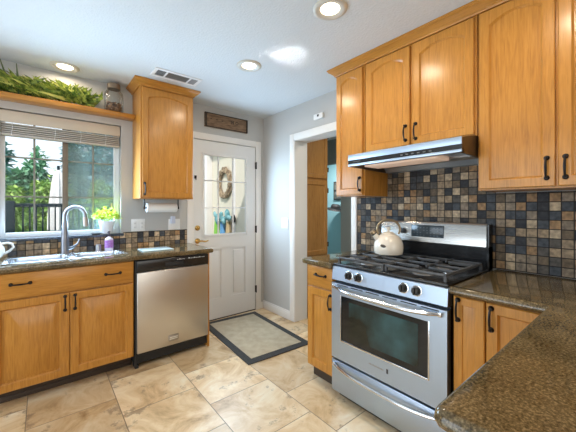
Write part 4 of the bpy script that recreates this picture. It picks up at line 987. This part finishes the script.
# ------------------------------------------------------------------ ceiling fittings
LENS = emitter('lamp_warm', (1.0, 0.86, 0.66), 6.0)
def can_light(x, y, label, e_=7.0):
    t = thing('recessed_light', label, 'ceiling light', (x, y, C), 'recessed ceiling lights')
    b2 = BM(); lathe(b2, [(0.055, C - 0.002), (0.060, C - 0.004), (0.078, C - 0.012), (0.092, C - 0.010), (0.100, C - 0.003), (0.100, C - 0.0006), (0.055, C - 0.0006)], (x, y, 0), 32, cap=False); obj('trim_ring', b2, plain('can_trim_cream', (0.60, 0.57, 0.50), 0.4), t)
    b2 = BM(); lathe(b2, [(0.056, C - 0.002), (0.050, C - 0.006), (0.028, C - 0.010), (0.0, C - 0.011)], (x, y, 0), 24); obj('lamp_lens', b2, LENS, t)
    lamp('can_lamp', 'AREA', (x, y, C - 0.02), (0, 0, 0), e_, (1.0, 0.83, 0.62), shape='DISK', size=0.12)
can_light(0.14, 3.045, 'recessed ceiling light above the fern shelf at the window wall', 2.8)
can_light(1.292, 2.082, 'recessed ceiling light in mid ceiling, level with the doorway')
can_light(1.285, 1.19, 'recessed ceiling light nearest the range wall cabinets, at the top of the photo')
can_light(1.285, 0.30, 'recessed ceiling light out over the granite peninsula')
vt = thing('ceiling_vent', 'white ceiling vent with dark louvres above the left upper cabinet', 'vent', (0.915, 2.665, C))
bm = BM(); vx0, vx1, vy0, vy1 = 0.712, 1.112, 2.578, 2.752
for (x0, x1, y0, y1) in ((vx0, vx1, vy0, vy0 + 0.028), (vx0, vx1, vy1 - 0.028, vy1), (vx0, vx0 + 0.028, vy0 + 0.028, vy1 - 0.028), (vx1 - 0.028, vx1, vy0 + 0.028, vy1 - 0.028), (0.812, 0.826, vy0 + 0.028, vy1 - 0.028), (1.012, 1.026, vy0 + 0.028, vy1 - 0.028)): bx(bm, x0, x1, y0, y1, C - 0.008, C - 0.0006, 0.002)
obj('frame', bm, plain('vent_white', (0.80, 0.80, 0.80), 0.4), vt)
bm = BM(); bx(bm, vx0 + 0.02, vx1 - 0.02, vy0 + 0.02, vy1 - 0.02, C - 0.002, C - 0.0006); obj('duct', bm, plain('vent_dark', (0.05, 0.05, 0.05), 0.7), vt)
bm = BM()
for i in range(9):
    x = 1.03 + i * 0.0065; bx(bm, x, x + 0.005, vy0 + 0.028, vy1 - 0.028, C - 0.007, C - 0.002)
for i in range(9):
    y = vy0 + 0.03 + i * 0.0130; bx(bm, 0.826, 1.012, y, y + 0.0018, C - 0.007, C - 0.002)
for i in range(8):
    x = 0.744 + i * 0.0085; bx(bm, x, x + 0.0016, vy0 + 0.028, vy1 - 0.028, C - 0.007, C - 0.002)
obj('louvres', bm, plain('vent_louvre', (0.30, 0.29, 0.28), 0.5), vt)

# ------------------------------------------------------------------ outdoors
GRASS = noisecol('garden_ground', (0.10, 0.16, 0.06), (0.22, 0.28, 0.12), 2, 0.9)
bm = BM(); bx(bm, -20, 24, YW + 0.16, 40, -1.2, -0.9); struct('ground', bm, GRASS)
bm = BM(); bx(bm, -3, 7, YW + 0.145, 4.95, -0.25, -0.05); struct('floor_deck', bm, noisecol('deck_boards', (0.22, 0.20, 0.18), (0.34, 0.31, 0.28), 4, 0.8, (8, 0.5, 1)))
RAIL = plain('railing_dark', (0.010, 0.030, 0.042), 0.6, spec=0.15)
ra = thing('deck_railing', 'dark metal railing of the deck outside the sink window', 'railing', (0.6, 4.7, -0.05))
bm = BM(); bx(bm, -2.0, 1.9, 4.68, 4.72, 1.30, 1.345, 0.004); obj('top_rail', bm, RAIL, ra)
bm = BM(); bx(bm, -2.0, 1.9, 4.685, 4.715, 0.10, 0.14, 0.004); obj('bottom_rail', bm, RAIL, ra)
for x in (-1.9, -0.29, 1.45):
    bm = BM(); bx(bm, x - 0.04, x + 0.04, 4.66, 4.74, -0.05, 1.375, 0.006); obj('post', bm, RAIL, ra)
for i in range(58):
    x = -1.8 + i * 0.060
    if min(abs(x - q) for q in (-1.9, -0.29, 1.45)) < 0.055: continue
    bm = BM(); bx(bm, x - 0.008, x + 0.008, 4.692, 4.708, 0.14, 1.30); obj('baluster', bm, RAIL, ra)
um = thing('patio_umbrella', 'closed white patio umbrella beyond the deck railing', 'umbrella', (0.205, 6.4, -0.9))
bm = BM(); FR = []
for zi, (z, r_) in enumerate(((0.92, 0.130), (1.10, 0.128), (1.30, 0.118), (1.50, 0.100), (1.72, 0.080), (1.86, 0.058), (1.93, 0.02))):
    FR.append([bm.verts.new((0.205 + (r_ * (1 + 0.16 * (-1) ** q)) * math.cos(2 * PI * q / 16), 6.4 + (r_ * (1 + 0.16 * (-1) ** q)) * math.sin(2 * PI * q / 16), z)) for q in range(16)])
for i in range(6):
    for q in range(16): bm.faces.new((FR[i][q], FR[i][(q + 1) % 16], FR[i + 1][(q + 1) % 16], FR[i + 1][q]))
bm.faces.new(FR[0][::-1]); bm.faces.new(FR[-1]); obj('canopy', bm, plain('umbrella_white', (0.80, 0.79, 0.80), 0.9), um)
bm = BM(); tube(bm, [(0.205, 6.4, -0.9), (0.205, 6.4, 2.0)], 0.02, 8); obj('pole', bm, RAIL, um)
bm = BM(); lathe(bm, [(0.25, -0.9), (0.25, -0.84), (0.05, -0.78)], (0.205, 6.4, 0), 16); obj('base', bm, MATTE, um)

def crown_bm(c, rx_, ry_, rz_, n, ls, seed, cone=False):
    b2 = BM(); rnd = random.Random(seed)
    for i in range(n):
        while True:
            p = Vector((rnd.uniform(-1, 1), rnd.uniform(-1, 1), rnd.uniform(-1, 1)))
            if 0.25 < p.length < 1: break
        if cone:
            s = (p.z + 1) / 2; f_ = (1 - s) * (0.72 + 0.28 * math.sin(s * 34)); p.x *= f_; p.y *= f_
        else:
            f_ = 0.75 + 0.35 * math.sin(p.x * 5 + seed) * math.sin(p.z * 6 + 2 * seed); p *= f_
        q = Vector(c) + Vector((p.x * rx_, p.y * ry_, p.z * rz_))
        d = Vector((p.x + rnd.uniform(-.6, .6), p.y + rnd.uniform(-.6, .6), rnd.uniform(-0.6, 0.5)))
        leaf(b2, q, d, ls * rnd.uniform(0.7, 1.4), ls * rnd.uniform(0.4, 0.8))
    return b2
PINE = leafmat('conifer_teal', (0.04, 0.16, 0.16), (0.20, 0.46, 0.42), 5)
TEAL = leafmat('tree_bluegreen', (0.08, 0.30, 0.34), (0.55, 0.85, 0.88), 7)
MID = leafmat('tree_green', (0.06, 0.24, 0.16), (0.34, 0.60, 0.36), 5)
LIME = leafmat('shrub_lime', (0.14, 0.32, 0.06), (0.50, 0.68, 0.18), 6)
BARK = noisecol('bark', (0.06, 0.045, 0.035), (0.14, 0.11, 0.09), 8, 0.9)
def tree(name, label, cat, x, y, r_, zc, rz_, n, ls, mat, seed, cone=False, th_=0.12, group='trees beyond the railing', ry=None):
    t = thing(name, label, cat, (x, y, -0.9), group)
    obj('foliage', crown_bm((x, y, zc), r_, ry or r_ * 0.8, rz_, n, ls, seed, cone), mat, t, 0)
    b2 = BM(); tube(b2, [(x, y, -0.9), (x + 0.05, y, zc * 0.5), (x, y, zc + rz_ * (0.85 if cone else 0.3))], [th_, th_ * 0.8, th_ * 0.2], 8); obj('trunk', b2, BARK, t)
tree('conifer_tree', 'tall dark conifer at the left edge of the sink window', 'tree', -1.15, 11.6, 0.95, 2.0, 3.6, 3600, 0.26, PINE, 1, True, 0.15)
tree('leafy_tree', 'rounded green tree in the middle of the left hand sash', 'tree', -0.45, 14.4, 0.95, 1.7, 1.75, 3600, 0.24, MID, 3)
tree('conifer_tree', 'slim dark conifer just behind the closed umbrella', 'tree', 0.72, 12.0, 0.72, 1.6, 2.6, 3200, 0.22, PINE, 2, True, 0.15)
tree('leafy_tree', 'tall blue-green tree filling the screened right hand sash', 'tree', 2.25, 17.0, 1.75, 2.8, 3.4, 7500, 0.28, TEAL, 4)
tree('conifer_tree', 'tall blue-green conifer at the right edge of the window', 'tree', 2.15, 11.4, 0.75, 2.1, 3.2, 3600, 0.24, PINE, 5, True, 0.18)
tree('shrub', 'lime green shrub behind the railing at the left of the window', 'shrub', -0.72, 8.6, 0.62, 1.1, 1.2, 3000, 0.13, LIME, 6, False, 0.05, 'shrubs behind the railing')
tree('shrub', 'lime green shrub just left of the closed umbrella', 'shrub', 0.16, 9.9, 0.52, 1.1, 1.25, 2600, 0.13, LIME, 7, False, 0.05, 'shrubs behind the railing')
tree('shrub', 'pale green shrub behind the screened right hand sash', 'shrub', 1.12, 8.9, 0.70, 0.95, 1.15, 3000, 0.13, LIME, 8, False, 0.05, 'shrubs behind the railing')
tree('hedge', 'long dark hedge closing the garden far behind the trees', 'hedge', 0.8, 21.5, 5.5, 0.4, 2.2, 6000, 0.30, MID, 9, False, 0.05, None, 1.2)

# ---- porch outside the glazed door
CREAMW = plain('porch_cream', (0.74, 0.69, 0.58), 0.8); PWH = plain('porch_white', (0.82, 0.80, 0.79), 0.7)
bm = BM(); bx(bm, 2.42, 2.56, YW + 0.15, 5.25, -0.05, 2.7); struct('wall_porch', bm, CREAMW)
bm = BM(); bx(bm, 2.30, 2.42, 5.16, 5.30, -0.05, 2.7, 0.006); bx(bm, 2.408, 2.4195, 4.30, 4.36, -0.05, 2.7); struct('trim_5', bm, PWH)
bm = BM(); bx(bm, 1.9, 5.5, 6.6, 6.7, -0.9, 2.9); struct('wall_garden', bm, PWH)
wr = thing('wreath', 'brown twig wreath hanging on the cream porch wall outside the door', 'wreath', (2.40, 4.63, 1.46))
bm = BM(); rnd = random.Random(4)
for j in range(16):
    pts = []; ph = rnd.uniform(0, 6.3); r0 = 0.20 + rnd.uniform(-0.03, 0.03)
    for i in range(25):
        t = 2 * PI * i / 24; rr_ = r0 + 0.022 * math.sin(5 * t + ph)
        pts.append((2.385 + 0.022 * math.cos(5 * t + ph), 4.63 + rr_ * math.cos(t), 1.715 + 1.12 * rr_ * math.sin(t)))
    tube(bm, pts, 0.010, 5)
obj('twig_ring', bm, noisecol('twig_brown', (0.20, 0.14, 0.09), (0.50, 0.38, 0.25), 25, 0.8), wr)
# towels and a bag on a rack on the porch wall
rk = thing('wall_rack', 'dark curled metal rack on the cream porch wall', 'rack', (2.41, 4.35, 1.12))
bm = BM(); pts = [(2.40 - 0.01, 4.62 - 0.02 * i, 1.14) for i in range(14)]
tube(bm, pts, 0.012, 6)
pts = [(2.385, 4.34 - 0.05 * math.sin(t * 1.0) - 0.05 * t / 3, 1.14 + 0.055 * math.cos(t) - 0.02) for t in [i * 0.45 for i in range(13)]]
tube(bm, pts, 0.014, 6); obj('scroll', bm, MATTE, rk)
def drape(y0, y1, z0, z1, x, seed):
    b2 = BM(); rnd = random.Random(seed); n, m_ = 9, 7; G = []
    for side in (0, 0.02):
        for i in range(n):
            for j in range(m_):
                u, v = i / (n - 1), j / (m_ - 1); wv = 0.018 * math.sin(u * 9 + seed)
                yy = y0 + (y1 - y0) * (u if True else 0); yy = (y0 + y1) / 2 + (yy - (y0 + y1) / 2) * (0.55 + 0.45 * v)
                G.append(b2.verts.new((x - side + wv, yy, z1 + (z0 - z1) * v)))
    for s in (0, 1):
        for i in range(n - 1):
            for j in range(m_ - 1):
                q = [G[s * n * m_ + a * m_ + c] for a, c in ((i, j), (i + 1, j), (i + 1, j + 1), (i, j + 1))]; b2.faces.new(q if s else q[::-1])
    return b2
bm = BM(); rnd = random.Random(11)
for i in range(9):
    y = 4.36 + i * 0.065; z = 1.13 + 0.05 * math.sin(i * 1.7); r_ = 0.055 + 0.02 * math.sin(i * 2.3)
    M_ = Matrix.Translation((2.325 + 0.01 * math.sin(i), y, z)) @ Matrix.Rotation(i * 1.3, 4, 'X') @ Matrix.Diagonal((0.55, 1.35, 0.85, 1))
    bmesh.ops.create_icosphere(bm, subdivisions=2, radius=r_, matrix=M_)
single('towel', bm, noisecol('teal_cloth', (0.06, 0.22, 0.26), (0.28, 0.52, 0.56), 14, 0.9), (2.38, 4.62, 1.03), 'teal cloth bunched on the porch rack', 'towel')
for (nm, lb, ct_, y0, y1, z0, z1, col, sd) in (('towel', 'bright green towel hanging left of the blue one on the porch', 'towel', 4.76, 4.98, 0.72, 1.06, (0.28, 0.62, 0.10), 2),
        ('towel', 'blue towel hanging under the teal cloth on the porch', 'towel', 4.60, 4.76, 0.72, 1.05, (0.16, 0.40, 0.72), 3),
        ('bag', 'tan cloth bag hanging right of the blue towel on the porch', 'bag', 4.36, 4.57, 0.74, 1.06, (0.62, 0.48, 0.28), 4)):
    single(nm, drape(y0, y1, z0, z1, 2.39 if sd != 1 else 2.365, sd), noisecol(nm + '_cloth_%d' % sd, tuple(c * 0.8 for c in col), col, 12, 0.9), (2.38, (y0 + y1) / 2, z0), lb, ct_)
